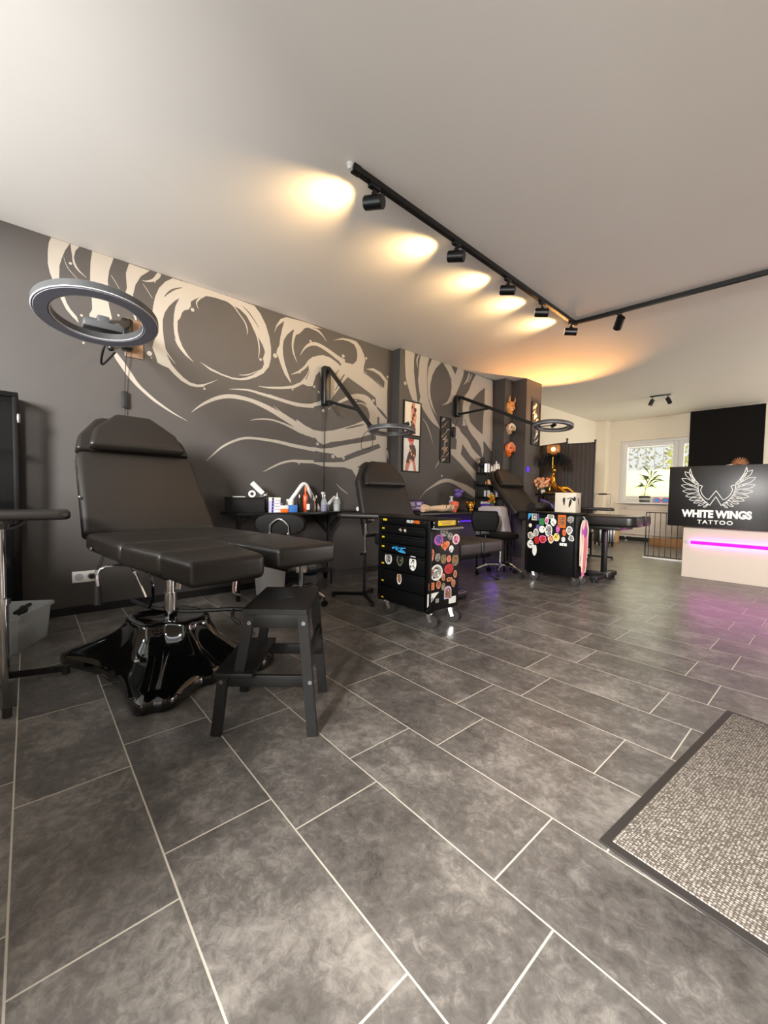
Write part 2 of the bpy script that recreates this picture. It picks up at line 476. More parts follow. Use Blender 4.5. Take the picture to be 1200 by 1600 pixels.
# window
b = B()
def frame_rect(b, x0, x1, z0, z1, w, y, d, bev=0.006):
    box(b, (x0 + w / 2, y, (z0 + z1) / 2), (w, d, z1 - z0), bev)
    box(b, (x1 - w / 2, y, (z0 + z1) / 2), (w, d, z1 - z0), bev)
    box(b, ((x0 + x1) / 2, y, z0 + w / 2), (x1 - x0 - 2 * w, d * .96, w), bev)
    box(b, ((x0 + x1) / 2, y, z1 - w / 2), (x1 - x0 - 2 * w, d * .96, w), bev)
frame_rect(b, -3.51, -1.60, 0.86, 2.26, 0.06, 10.42, 0.07)
frame_rect(b, -3.448, -2.40, 0.922, 2.198, 0.085, 10.40, 0.07)
frame_rect(b, -2.38, -1.662, 0.922, 2.198, 0.085, 10.40, 0.07)
box(b, (-2.39, 10.425, 1.56), (0.03, 0.05, 1.27))
win = struct('window_1', b, 'white_plastic', 'white two-sash window with frosted lower half', 'window')
for x0, x1 in ((-3.37, -2.48), (-2.30, -1.74)):
    b = B(); box(b, ((x0 + x1) / 2, 10.425, 1.57), (x1 - x0 + 0.02, 0.006, 1.18)); obj('pane', b, 'pane', win)
    b = B(); box(b, ((x0 + x1) / 2, 10.417, 1.28), (x1 - x0 + 0.01, 0.002, 0.62)); obj('frosted_film', b, 'frost', win)
b = B(); box(b, (-2.75, 10.25, 0.85), (1.5, 0.24, 0.03), 0.006); obj('window_sill', b, 'white_plastic', win)
# outside the window: security grille, hedge and yard
b = B()
for k in range(11): cyl(b, (-3.4 + k * 0.17, 10.62, 0.8), (-3.4 + k * 0.17, 10.62, 2.4), 0.008, n=8)
for z in (1.0, 2.12): box(b, (-2.55, 10.62, z), (1.9, 0.012, 0.03))
tag(obj('window_grille', b, 'grey_plastic'), 'grey bar grille outside the window', 'grille')
M['hedge1'] = mat('sunlit_leaf', (226, 230, 110), 0.6, var=0.4, scale=9)
M['hedge2'] = mat('autumn_leaf', (196, 190, 140), 0.6, var=0.4, scale=9)
def leaves(b, n, x0, x1, y0, y1, z0, z1, s):
    for _ in range(n):
        c = Vector((random.uniform(x0, x1), random.uniform(y0, y1), random.uniform(z0, z1)))
        u = Vector((random.uniform(-1, 1), random.uniform(-1, 1), random.uniform(-1, 1))).normalized(); w = u.orthogonal().normalized()
        k = s * random.uniform(.6, 1.4)
        b.faces.new([b.verts.new(c + v) for v in (u * k, w * k * .45, -u * k, -w * k * .45)])
b = B(); leaves(b, 1500, -3.1, -1.3, 12.0, 13.2, 0.0, 3.4, 0.09); t = obj('garden_bush', b, 'hedge1', flat=True); tag(t, 'sunlit yellow-green bush outside the right half of the window', 'bush')
b = B(); leaves(b, 900, -5.2, -2.9, 13.2, 14.2, 0.0, 3.6, 0.07); t = obj('garden_bush', b, 'hedge2', flat=True); tag(t, 'sparse greyish bush outside the left half of the window', 'bush')
b = B(); box(b, (-3.5, 16.0, -0.06), (14, 11, 0.06)); struct('yard', b, 'grey_plastic', 'pale yard outside the window', 'yard')

# ------------------------------------------------------------------ wall painting
MURAL={1:{'lp':[[(0.152,2.738),(0.139,2.699),(0.132,2.637),(0.131,2.548),(0.14,2.492),(0.155,2.445),(0.177,2.378),(0.2,2.325),(0.23,2.258),(0.266,2.216),(0.304,2.18),(0.292,2.223),(0.255,2.266),(0.234,2.305),(0.219,2.354),(0.201,2.409),(0.193,2.474),(0.196,2.557),(0.21,2.615),(0.229,2.676),(0.258,2.738)],[(0.261,2.738),(0.314,2.738),(0.29,2.7),(0.28,2.65),(0.281,2.612),(0.273,2.624),(0.266,2.683)],[(0.391,2.738),(0.526,2.738),(0.497,2.638),(0.486,2.554),(0.492,2.484),(0.485,2.417),(0.494,2.356),(0.511,2.272),(0.462,2.229),(0.422,2.214),(0.375,2.224),(0.366,2.261),(0.386,2.306),(0.384,2.384),(0.375,2.476),(0.376,2.57),(0.38,2.658)],[(0.628,2.736),(0.773,2.733),(0.709,2.666),(0.671,2.586),(0.654,2.505),(0.647,2.42),(0.626,2.421),(0.597,2.487),(0.612,2.541),(0.609,2.589),(0.606,2.654)],[(0.944,2.735),(0.887,2.687),(0.839,2.618),(0.811,2.54),(0.795,2.458),(0.789,2.396),(0.798,2.356),(0.821,2.311),(0.832,2.253),(0.805,2.194),(0.793,2.156),(0.788,2.12),(0.815,2.049),(0.823,2.007),(0.859,1.993),(0.907,1.981),(0.948,1.941),(1.007,1.894),(1.075,1.866),(1.137,1.864),(1.187,1.876),(1.21,1.898),(1.256,1.924),(1.322,1.97),(1.256,1.933),(1.2,1.904),(1.137,1.887),(1.076,1.894),(1.024,1.925),(0.973,1.969),(0.932,2.014),(0.9,2.077),(0.884,2.144),(0.872,2.22),(0.865,2.297),(0.865,2.367),(0.881,2.432),(0.914,2.495),(0.959,2.553),(0.993,2.586),(1.078,2.626),(1.118,2.713),(1.019,2.735)],[(0.993,2.586),(0.963,2.51),(0.951,2.436),(0.947,2.355),(0.952,2.285),(0.97,2.21),(0.999,2.159),(1.042,2.115),(1.111,2.071),(1.063,2.12),(1.016,2.186),(0.991,2.251),(0.979,2.311),(0.979,2.391),(1.001,2.424),(1.013,2.468),(1.03,2.494),(1.069,2.516),(1.086,2.549),(1.085,2.585),(1.113,2.612),(1.166,2.654),(1.22,2.678),(1.294,2.687),(1.389,2.686),(1.448,2.737),(1.257,2.738),(1.096,2.738),(1.019,2.736),(0.993,2.671)],[(1.294,2.687),(1.389,2.686),(1.448,2.671),(1.518,2.654),(1.579,2.614),(1.621,2.556),(1.653,2.505),(1.696,2.446),(1.745,2.377),(1.767,2.321),(1.746,2.255),(1.757,2.206),(1.741,2.161),(1.697,2.116),(1.633,2.067),(1.57,2.034),(1.519,2.016),(1.448,2.01),(1.35,2.024),(1.256,2.052),(1.156,2.091),(1.247,2.036),(1.35,2.01),(1.448,1.995),(1.529,2.001),(1.591,2.018),(1.676,2.06),(1.752,2.112),(1.807,2.186),(1.829,2.274),(1.829,2.378),(1.811,2.477),(1.772,2.589),(1.717,2.675),(1.657,2.731),(1.528,2.736),(1.408,2.738)],[(1.994,2.723),(1.93,2.687),(1.884,2.611),(1.862,2.532),(1.896,2.604),(1.942,2.653),(1.971,2.677),(1.948,2.597),(1.929,2.508),(1.918,2.421),(1.897,2.384),(1.886,2.339),(1.909,2.303),(1.945,2.215),(1.98,2.148),(2.041,2.08),(2.053,2.082),(2.016,2.166),(1.98,2.255),(1.961,2.336),(1.955,2.409),(1.966,2.486),(2.001,2.548),(2.061,2.612),(2.116,2.644),(2.147,2.647),(2.248,2.691),(2.339,2.711),(2.419,2.724),(2.286,2.735),(2.158,2.734)],[(2.103,2.64),(2.209,2.675),(2.147,2.603),(2.092,2.567)],[(2.251,2.327),(2.29,2.38),(2.355,2.423),(2.436,2.448),(2.533,2.442),(2.618,2.409),(2.665,2.381),(2.676,2.404),(2.618,2.45),(2.69,2.472),(2.735,2.435),(2.841,2.44),(2.894,2.495),(2.9,2.569),(2.884,2.626),(2.852,2.667),(2.776,2.684),(2.687,2.678),(2.558,2.639),(2.687,2.698),(2.79,2.711),(2.882,2.711),(2.945,2.666),(2.995,2.592),(3.02,2.523),(2.997,2.444),(2.998,2.394),(3.113,2.356),(3.215,2.312),(3.319,2.254),(3.326,2.334),(3.247,2.395),(3.145,2.425),(3.03,2.426),(3.144,2.461),(3.263,2.437),(3.334,2.387),(3.379,2.357),(3.373,2.212),(3.381,1.885),(3.204,2.015),(3.185,2.115),(3.084,2.161),(2.954,2.212),(2.767,2.28),(2.709,2.214),(2.609,2.077),(2.539,1.983),(2.402,1.903),(2.269,1.86),(2.116,1.847),(1.959,1.866),(1.809,1.889),(1.808,1.92),(1.959,1.898),(2.116,1.875),(2.269,1.893),(2.401,1.949),(2.455,2.004),(2.397,2.268),(2.344,2.212),(2.306,2.091),(2.241,2.079),(2.19,2.092),(2.09,2.029),(1.993,2.006),(1.808,1.978),(1.808,1.993),(1.946,2.019),(2.066,2.052),(2.164,2.109),(2.227,2.188),(2.259,2.25)],[(3.119,2.04),(3.204,2.015),(3.378,1.871),(3.382,1.687),(3.111,1.657),(3.091,1.833)],[(2.118,1.715),(2.219,1.662),(2.324,1.629),(2.432,1.624),(2.572,1.652),(2.717,1.699),(2.868,1.754),(2.977,1.806),(3.173,1.857),(3.376,1.884),(3.38,1.686),(3.16,1.675),(2.965,1.616),(2.719,1.554),(2.545,1.519),(2.448,1.481),(2.379,1.509),(2.352,1.541),(2.22,1.561),(2.119,1.605)],[(2.313,1.445),(2.421,1.437),(2.546,1.454),(2.72,1.5),(2.856,1.531),(3.046,1.574),(3.23,1.618),(3.382,1.7),(3.386,1.528),(3.284,1.519),(3.248,1.568),(3.097,1.515),(2.905,1.448),(2.797,1.403),(2.692,1.358),(2.634,1.354),(2.582,1.392),(2.421,1.397),(2.313,1.411)],[(2.121,1.289),(2.172,1.278),(2.382,1.284),(2.605,1.298),(2.723,1.312),(2.875,1.371),(3.065,1.436),(3.266,1.517),(3.335,1.563),(3.408,1.477),(3.414,1.37),(3.382,1.448),(3.379,1.195),(3.138,1.119),(2.91,1.149),(2.846,1.227),(2.724,1.251),(2.577,1.245),(2.437,1.246),(2.328,1.269),(2.172,1.267)],[(3.175,1.793),(3.377,1.884),(3.385,1.554),(3.214,1.565)]],'ls':[[(0.275,2.64,0.0117),(0.284,2.598,0.014),(0.309,2.561,0.0098),(0.353,2.528,0.0021)],[(0.22,2.63,0.0013),(0.243,2.56,0.0042),(0.301,2.497,0.003)],[(0.661,2.349,0.016),(0.676,2.295,0.0112),(0.69,2.231,0.0024)],[(0.72,2.636,0.003),(0.754,2.642,0.0112),(0.8,2.669,0.0221),(0.831,2.71,0.032),(0.843,2.738,0.025)],[(0.507,2.602,0.0038),(0.534,2.563,0.0045),(0.562,2.516,0.003)],[(0.723,2.612,0.0032),(0.753,2.572,0.0048),(0.791,2.517,0.0034)],[(1.37,2.694,0.0036),(1.448,2.671,0.0114),(1.508,2.612,0.01),(1.564,2.55,0.012),(1.588,2.487,0.01),(1.585,2.437,0.002)],[(1.637,2.531,0.0063),(1.68,2.462,0.014),(1.702,2.387,0.014),(1.707,2.307,0.0105),(1.697,2.243,0.0031)],[(1.509,2.047,0.003),(1.581,2.061,0.01),(1.654,2.097,0.0084),(1.73,2.143,0.0063)],[(1.148,2.541,0.0019),(1.132,2.59,0.0108),(1.157,2.635,0.0144),(1.202,2.673,0.0114)],[(0.88,2.143,0.0025),(0.908,2.088,0.0102),(0.961,2.029,0.0025)],[(0.954,2.241,0.0034),(0.974,2.202,0.0072),(0.991,2.17,0.0025)],[(1.698,1.978,0.0032),(1.763,1.98,0.0115),(1.876,1.992,0.0154)],[(0.529,2.015,0.0225),(0.543,1.986,0.0368),(0.578,1.936,0.0416),(0.628,1.863,0.04),(0.687,1.789,0.027),(0.778,1.711,0.0238),(0.841,1.668,0.0204),(0.938,1.611,0.0126),(1.057,1.555,0.0018)],[(2.116,2.644,0.0506),(2.08,2.558,0.0308),(2.065,2.457,0.0198),(2.081,2.375,0.0161),(2.119,2.297,0.0034)],[(2.248,2.691,0.0069),(2.352,2.692,0.024),(2.419,2.66,0.015),(2.475,2.606,0.0037)],[(2.155,2.382,0.0036),(2.211,2.472,0.0192),(2.288,2.53,0.0336),(2.38,2.542,0.0375),(2.504,2.51,0.0416),(2.617,2.467,0.0486),(2.72,2.437,0.0594)],[(2.052,2.163,0.0048),(2.138,2.208,0.0192),(2.213,2.274,0.0264),(2.264,2.341,0.0325),(2.329,2.395,0.0375)],[(2.498,1.871,0.0037),(2.596,1.939,0.0135),(2.712,2.011,0.0324),(2.832,2.068,0.0504),(2.94,2.086,0.0672),(3.053,2.067,0.0924),(3.12,1.99,0.12),(3.164,1.894,0.135),(3.169,1.689,0.145)],[(2.895,2.004,0.0081),(2.989,2.013,0.0168),(3.063,1.981,0.0174),(3.088,1.934,0.0058)],[(1.088,1.638,0.0028),(1.146,1.693,0.0144),(1.218,1.747,0.024),(1.312,1.8,0.0323),(1.409,1.831,0.036),(1.509,1.838,0.038),(1.613,1.83,0.036),(1.72,1.807,0.0441),(1.832,1.772,0.0506),(1.948,1.725,0.0575),(2.069,1.676,0.0644),(2.194,1.619,0.072),(2.325,1.583,0.0888)],[(1.419,1.898,0.0028),(1.509,1.913,0.012),(1.612,1.921,0.0189),(1.72,1.91,0.0252),(1.831,1.898,0.0299),(1.947,1.885,0.0308),(2.067,1.872,0.033),(2.192,1.87,0.0368),(2.321,1.885,0.0468)],[(1.709,1.98,0.003),(1.808,1.983,0.0154),(1.946,2.003,0.0184),(2.066,2.036,0.0276)],[(1.618,1.638,0.0031),(1.721,1.664,0.0126),(1.832,1.672,0.0161),(1.948,1.655,0.0184),(2.069,1.621,0.0253),(2.169,1.589,0.0325),(2.259,1.576,0.024)],[(1.86,1.813,0.0033),(1.948,1.757,0.011),(2.02,1.724,0.0138),(2.143,1.652,0.0096)],[(1.213,1.222,0.0027),(1.283,1.295,0.012),(1.36,1.365,0.018),(1.459,1.423,0.0209),(1.561,1.461,0.0231),(1.667,1.47,0.0231),(1.833,1.466,0.0276),(1.95,1.456,0.0322),(2.07,1.44,0.036),(2.196,1.429,0.036),(2.34,1.417,0.0425)],[(1.751,1.148,0.0032),(1.835,1.195,0.0132),(1.951,1.25,0.0207),(2.072,1.28,0.023),(2.147,1.28,0.0312),(2.328,1.286,0.035)],[(2.623,1.059,0.0042),(2.698,1.0,0.0135),(2.789,0.946,0.0081)]],'dp':[[(2.448,1.475),(2.545,1.513),(2.719,1.554),(2.965,1.616),(3.127,1.672),(3.177,1.684),(3.161,1.65),(2.965,1.591),(2.72,1.518),(2.603,1.471),(2.476,1.448)],[(2.908,1.261),(3.15,1.353),(3.152,1.275),(3.053,1.257)]],'ds':[[(0.878,2.562,0.0034),(0.919,2.615,0.0119),(0.96,2.651,0.0102),(1.014,2.68,0.0027)],[(1.538,2.695,0.002),(1.61,2.643,0.0084),(1.701,2.539,0.0032)],[(2.719,2.3,0.0135),(2.658,2.204,0.015),(2.597,2.099,0.0104)],[(2.641,2.331,0.0081),(2.578,2.248,0.0104)],[(2.265,2.24,0.0048),(2.221,2.142,0.0096)],[(2.991,2.38,0.0081),(3.13,2.34,0.018),(3.284,2.258,0.0093)],[(3.204,2.009,0.015),(3.291,1.951,0.0372),(3.372,1.89,0.0217)],[(2.747,1.691,0.0084),(2.868,1.73,0.0203),(3.01,1.772,0.0112)],[(3.232,1.891,0.03),(3.234,1.794,0.033)]],'dots':[(0.259,2.596,0.0098),(0.32,2.241,0.009),(0.553,2.311,0.0083),(0.765,2.067,0.0192),(0.329,2.042,0.0084),(0.766,2.068,0.0187),(0.78,2.036,0.0056),(1.099,2.521,0.0153),(1.721,2.238,0.0136),(1.196,1.861,0.0105),(0.809,2.655,0.0056),(1.872,2.31,0.0195),(1.872,2.31,0.0218),(2.275,2.555,0.0132),(2.7,2.5,0.0195),(2.326,2.089,0.0132),(3.031,2.551,0.016),(2.151,2.203,0.0103),(3.152,2.077,0.0188),(2.44,1.851,0.0175),(3.372,2.401,0.0171),(2.886,2.034,0.0098),(2.382,2.041,0.0117),(2.068,2.012,0.0096),(2.373,1.483,0.0162),(2.576,1.362,0.0221),(2.722,1.354,0.0176),(2.147,1.257,0.0103)]},2:{'lp':[[(3.534,2.738),(3.703,2.738),(3.692,2.65),(3.696,2.501),(3.722,2.356),(3.756,2.201),(3.772,2.133),(3.678,2.148),(3.625,2.238),(3.565,2.366),(3.55,2.422),(3.534,2.594)],[(3.813,2.738),(3.972,2.738),(3.944,2.646),(3.934,2.499),(3.948,2.296),(3.974,2.196),(4.015,2.12),(4.082,2.024),(4.166,1.918),(4.242,1.831),(4.184,1.867),(4.086,1.898),(3.99,1.959),(3.879,2.057),(3.801,2.148),(3.822,2.212),(3.797,2.289),(3.772,2.406),(3.782,2.549),(3.793,2.673)],[(4.026,2.738),(4.218,2.738),(4.109,2.64),(4.041,2.532),(4.006,2.41),(4.001,2.316),(4.02,2.225),(4.071,2.117),(4.155,2.002),(4.113,2.039),(4.031,2.122),(3.973,2.227),(3.955,2.318),(3.942,2.48),(3.961,2.608)],[(4.251,2.738),(4.42,2.738),(4.511,2.638),(4.56,2.738),(4.704,2.738),(4.689,2.653),(4.639,2.553),(4.572,2.429),(4.522,2.353),(4.455,2.265),(4.371,2.207),(4.247,2.171),(4.353,2.237),(4.418,2.335),(4.44,2.449),(4.427,2.556),(4.355,2.65)],[(4.988,2.738),(5.42,2.727),(5.466,1.799),(5.214,1.775),(4.929,1.887),(4.792,1.964),(4.7,1.952),(4.713,2.068),(4.69,2.201),(4.72,2.364),(4.827,2.474),(4.897,2.614)],[(4.467,1.957),(4.629,1.91),(4.667,1.858),(4.838,1.761),(4.939,1.654),(5.06,1.581),(5.248,1.486),(5.252,1.389),(5.149,1.407),(4.906,1.534),(4.71,1.691),(4.68,1.54),(4.872,1.414),(5.177,1.239),(5.18,0.948),(5.048,0.958),(5.049,1.162),(4.918,1.252),(4.685,1.403),(4.466,1.523),(4.446,1.599),(4.569,1.599),(4.581,1.735),(4.472,1.835)],[(4.695,2.066),(4.792,1.964),(4.931,1.841),(5.052,1.771),(5.157,1.673),(5.204,1.532),(5.231,1.631),(5.212,1.799),(5.43,1.647),(5.451,1.662),(5.448,2.168),(5.197,2.134),(5.21,1.847),(5.044,1.948),(4.924,2.003)]],'ls':[[(3.783,2.738,0.0135),(3.745,2.662,0.025),(3.763,2.565,0.0048)],[(4.835,2.722,0.036),(4.784,2.615,0.033),(4.704,2.531,0.0058)],[(4.893,2.717,0.0186),(4.84,2.626,0.015),(4.795,2.571,0.0043)],[(3.868,1.942,0.005),(3.946,1.88,0.015),(4.011,1.783,0.015),(4.087,1.622,0.0027)],[(4.247,1.452,0.028),(4.184,1.372,0.0168),(4.13,1.304,0.0027)],[(3.839,0.892,0.0025),(3.958,0.999,0.0135),(4.113,1.077,0.0297),(4.258,1.136,0.0504),(4.41,1.158,0.0493),(4.587,1.124,0.058),(4.811,1.061,0.093),(5.048,0.97,0.112)]],'dp':[[(5.216,2.586),(5.069,2.489),(4.927,2.365),(4.847,2.236),(4.838,2.12),(4.885,2.022),(5.044,1.936),(5.188,1.881),(5.197,2.134),(5.217,2.353)]],'ds':[[(4.732,2.059,0.009),(4.832,1.923,0.0217)]],'dots':[(3.545,2.332,0.023),(4.438,2.251,0.0145),(4.276,1.215,0.0176)]}}

def mural(data, x, parent):
    b = B()
    e = [x + 0.0006]
    def nx():
        e[0] += 0.00003
        return e[0]
    for p in data['lp']: k = nx(); polyfill(b, p, lambda q: (k, q[0], q[1]))
    for p in data['ls']: k = nx(); ribbon(b, p, lambda q: (k, q[0], min(q[1], H_C - 0.001)))
    for c in data['dots']: k = nx(); disc(b, c[:2], c[2], lambda q: (k, q[0], q[1]))
    obj('mural', b, 'paint_mural', parent, flat=True)
    b = B()
    e[0] += 0.0004
    for p in data['dp']: k = nx(); polyfill(b, p, lambda q: (k, q[0], q[1]))
    for p in data['ds']: k = nx(); ribbon(b, p, lambda q: (k, q[0], min(q[1], H_C - 0.001)))
    obj('mural_shading', b, 'paint_dark', parent, flat=True)
mural(MURAL[1], W1X, wl)
mural(MURAL[2], W2X, wl2)

# ------------------------------------------------------------------ camera
cam = bpy.data.cameras.new('camera'); co = bpy.data.objects.new('camera', cam); COL.objects.link(co)
F_, YAW, PITCH, ROLL, HC = 633.45, -.850248, -.0433959, .0171069, .94718
r0 = Vector((math.cos(YAW), -math.sin(YAW), 0)); fw = Vector((math.sin(YAW) * math.cos(PITCH), math.cos(YAW) * math.cos(PITCH), math.sin(PITCH)))
u0 = r0.cross(fw); cr_ = r0 * math.cos(ROLL) + u0 * math.sin(ROLL); cu_ = u0 * math.cos(ROLL) - r0 * math.sin(ROLL)
mm = Matrix((cr_, cu_, -fw)).transposed().to_4x4(); mm.translation = (0, 0, HC); co.matrix_world = mm
cam.sensor_fit = 'HORIZONTAL'; cam.sensor_width = 36.0; cam.lens = 36.0 * F_ / 1200.0
cam.clip_start = 0.05; SC.camera = co

# ------------------------------------------------------------------ daylight and added side fill
w = bpy.data.worlds.new('sky'); SC.world = w; w.use_nodes = True
bg = w.node_tree.nodes['Background']; bg.inputs[0].default_value = (0.97, 0.99, 0.97, 1); bg.inputs[1].default_value = 1.05
def area(name, loc, rot, sx, sy, e, c):
    l = bpy.data.lights.new(name, 'AREA'); l.shape = 'RECTANGLE'; l.size = sx; l.size_y = sy; l.energy = e; l.color = c
    o = bpy.data.objects.new(name, l); COL.objects.link(o); o.location = loc; o.rotation_euler = rot
    return o
area('daylight_shop_window', (-2.2, YF - 0.45, 1.85), (rad(128), 0, 0), 2.8, 1.2, 33, (0.88, 0.95, 1.0))
area('daylight_door', (0.65, -3.0, 2.25), Vector((-0.85, 3.9, -2.25)).to_track_quat('-Z', 'Y').to_euler(), 1.3, 1.2, 930, (1.0, 0.97, 0.93))
area('added_side_fill', (XR + 0.5, 8.2, 1.5), (0, rad(90), 0), 2.0, 3.0, 190, (1.0, 0.95, 0.86))  # added fill through the unseen side opening, lifts the back walls
area('daylight_window', (-2.6, 11.3, 1.7), (rad(-90), 0, 0), 2.2, 1.6, 60, (1.0, 0.98, 0.84))
SC.view_settings.view_transform = 'Standard'; SC.view_settings.look = 'None'; SC.view_settings.gamma = 1.0
SC.view_settings.use_curve_mapping = False
SC.view_settings.exposure = 0.12
SC.render.film_transparent = False

# ------------------------------------------------------------------ ceiling track and spotlights
tr = thing('ceiling_track', 'black L-shaped lighting track on the ceiling', 'track', (-1.852, 1.40, H_C))
b = B(); a_, c_ = Vector((0, 0, -0.018)), Vector((-0.053, 2.81, -0.018))
def bar(b, p, q, w_, h_, bev=0.002):
    p, q = Vector(p), Vector(q); d = q - p
    t = bmesh.new(); bmesh.ops.create_cube(t, size=1); bmesh.ops.scale(t, vec=(w_, d.length, h_), verts=t.verts)
    if bev: bmesh.ops.bevel(t, geom=list(t.edges), offset=bev, segments=2, affect='EDGES')
    yv = d.normalized(); xv = yv.cross(Vector((0, 0, 1)))
    xv = xv.normalized() if xv.length > 1e-4 else Vector((1, 0, 0))
    zv = xv.cross(yv); m = Matrix((xv, yv, zv)).transposed().to_4x4(); m.translation = (p + q) / 2
    merge(b, t, m)
bar(b, a_, c_, 0.034, 0.036); obj('rail', b, 'black_metal', tr)
b = B(); bar(b, c_, (2.6, 3.06, -0.018), 0.034, 0.036); obj('rail', b, 'black_metal', tr)
b = B(); box(b, (-0.053, 2.81, -0.02), (0.045, 0.045, 0.042), 0.003); obj('corner_connector', b, 'black_metal', tr)
b = B(); box(b, (0.0, -0.02, -0.018), (0.04, 0.05, 0.04), 0.003); obj('end_cap', b, 'black_metal', tr)
b = B(); cyl(b, (-0.005, -0.055, -0.002), (-0.005, -0.055, -0.03), 0.022, 0.012, n=12); cyl(b, (-0.005, -0.075, -0.012), (0, -0.04, -0.018), 0.006, n=8); obj('cable_outlet', b, 'white_plastic', tr)
WARM = (1.0, 0.66, 0.30)
def spotlight(loc, d, label, e=42, group='spotlights on the ceiling track', size=98, rl=0.115, rr=0.037, stem=0.05, blend=1.0):
    o = thing('track_spotlight', label, 'spotlight', loc, 0, group)
    d = Vector(d).normalized(); hc = Vector((0, 0, -0.04 - stem - rr))
    b = B(); box(b, (0, 0, -0.046), (0.03, 0.075, 0.022), 0.003); obj('adapter', b, 'black_metal', o)
    b = B(); cyl(b, (0, 0, -0.05), hc + Vector((0, 0, 0.02)), 0.008, n=10); cyl(b, hc + Vector((0, 0, rr)), hc + Vector((0, 0, rr + 0.014)), 0.016, n=14); obj('stem', b, 'black_metal', o)
    b = B(); f = d * (rl / 2)
    cyl(b, hc - f, hc + f, rr, n=28, bev=0.003); h = obj('head', b, 'black_metal', o)
    b = B(); cyl(b, hc + f * 1.0, hc + f * 1.02, rr * 0.8, n=24); obj('lens', b, 'spot_lens', h)
    l = bpy.data.lights.new('spot', 'SPOT'); l.energy = e; l.color = WARM; l.spot_size = rad(size); l.spot_blend = blend; l.shadow_soft_size = 0.03
    lo = bpy.data.objects.new('spot_lamp', l); COL.objects.link(lo); lo.parent = o
    lo.location = hc + f * 1.12; lo.rotation_euler = d.to_track_quat('-Z', 'Y').to_euler()
    return o
for y, lab in ((1.512, 'track spotlight nearest the free end of the long rail'), (2.269, 'second track spotlight from the free end of the long rail'),
               (2.94, 'middle track spotlight of the five on the long rail'), (3.518, 'fourth track spotlight, next to last before the rail corner'),
               (4.13, 'track spotlight right beside the rail corner')):
    spotlight((-1.852 - 0.0183 * (y - 1.4), y, H_C), (-1, -0.45, 0.20), lab)
spotlight((-1.50, 4.252, H_C), (-0.45, 0.55, -0.55), 'single spotlight on the short cross rail', e=9, size=120, blend=0.6)
tw = thing('twin_ceiling_spotlight', 'small black twin spotlight on the far ceiling', 'spotlight', (-2.20, 8.23, H_C), rad(8))
b = B(); box(b, (0, 0, -0.012), (0.30, 0.045, 0.024), 0.004); obj('ceiling_plate', b, 'black_metal', tw)
for s in (-1, 1):
    b = B(); cyl(b, (s * 0.11, 0, -0.02), (s * 0.11, 0, -0.06), 0.008, n=8); cyl(b, (s * 0.105, 0.0, -0.065), (s * 0.15, -0.03, -0.16) if s > 0 else (-0.14, -0.02, -0.16), 0.034, n=18, bev=0.003)
    obj('spot_head', b, 'black_metal', tw)

# ------------------------------------------------------------------ ring lamps
def ring_lamp(label, mount, ring_c, nrm, arms, plate, extra=None):
    o = thing('ring_lamp', label, 'lamp', mount, 0, 'ring lamps on wall arms')
    mo = Vector(mount); L = lambda p: Vector(p) - mo
    n = Vector(nrm).normalized(); q = n.to_track_quat('Z', 'Y').to_matrix().to_4x4()
    m = Matrix.Translation(L(ring_c)) @ q
    R1, R0 = 0.225, 0.162
    b = B()
    prof = [(R0, -0.012), (R0, 0.016), (R0 + 0.008, 0.02), (R1 - 0.008, 0.02), (R1, 0.014), (R1, -0.012)]
    t = bmesh.new(); K = 72; rings = []
    for k in range(K):
        a = 2 * PI * k / K
        rings.append([t.verts.new((r * math.cos(a), r * math.sin(a), z)) for r, z in prof])
    for k in range(K):
        A, C = rings[k], rings[(k + 1) % K]
        for j in range(len(prof)):
            j2 = (j + 1) % len(prof); t.faces.new((A[j], C[j], C[j2], A[j2]))
    bmesh.ops.recalc_face_normals(t, faces=t.faces); merge(b, t, m)
    rg = obj('ring', b, 'lamp_grey', o)
    b = B()
    prof = [(R0 + 0.006, -0.0115), (R0 + 0.010, -0.017), (R1 - 0.010, -0.017), (R1 - 0.006, -0.0115)]
    t = bmesh.new(); rings = []
    for k in range(K):
        a = 2 * PI * k / K; rings.append([t.verts.new((r * math.cos(a), r * math.sin(a), z)) for r, z in prof])
    for k in range(K):
        A, C = rings[k], rings[(k + 1) % K]
        for j in range(len(prof)):
            j2 = (j + 1) % len(prof); t.faces.new((A[j], C[j], C[j2], A[j2]))
    bmesh.ops.recalc_face_normals(t, faces=t.faces); merge(b, t, m); obj('diffuser', b, 'diffuser', rg)
    b = B()
    for r in (R0 + 0.003, R1 - 0.003):
        tube(b, [m @ Vector((r * math.cos(2 * PI * k / 60), r * math.sin(2 * PI * k / 60), -0.0125)) for k in range(60)], 0.0028, 6, closed=True)
    obj('rim', b, 'lamp_rim', rg)
    for (p, q_, r) in arms:
        b = B(); bar(b, L(p), L(q_), r * 2, r * 2.6, 0.004)
        for e in (p, q_): ball(b, L(e), r * 1.5, 12)
        obj('arm', b, 'black_metal', o)
    b = B(); x0, y0, z0, z1, wd, dp = plate
    box(b, L((x0 + dp / 2, y0, (z0 + z1) / 2)), (dp, wd, z1 - z0), 0.018, 3)
    for z in (z0 + 0.03, z1 - 0.03): cyl(b, L((x0 + dp, y0, z)), L((x0 + dp + 0.012, y0, z)), 0.016, n=16)
    obj('mount', b, 'black_metal', o)
    return o, L
lab1 = 'large grey ring lamp above the front treatment chair, seen from below'
l1, L1 = ring_lamp(lab1, (W1X, 0.62, 2.02), (-2.154, 0.24, 1.688), (-0.18, 0.024, 1),
    [((-3.72, 0.60, 2.23), (-2.46, 0.29, 1.76), 0.016), ((-3.72, 0.60, 2.09), (-2.75, 0.36, 1.74), 0.012)], (W1X + 0.012, 0.60, 2.04, 2.28, 0.08, 0.075))
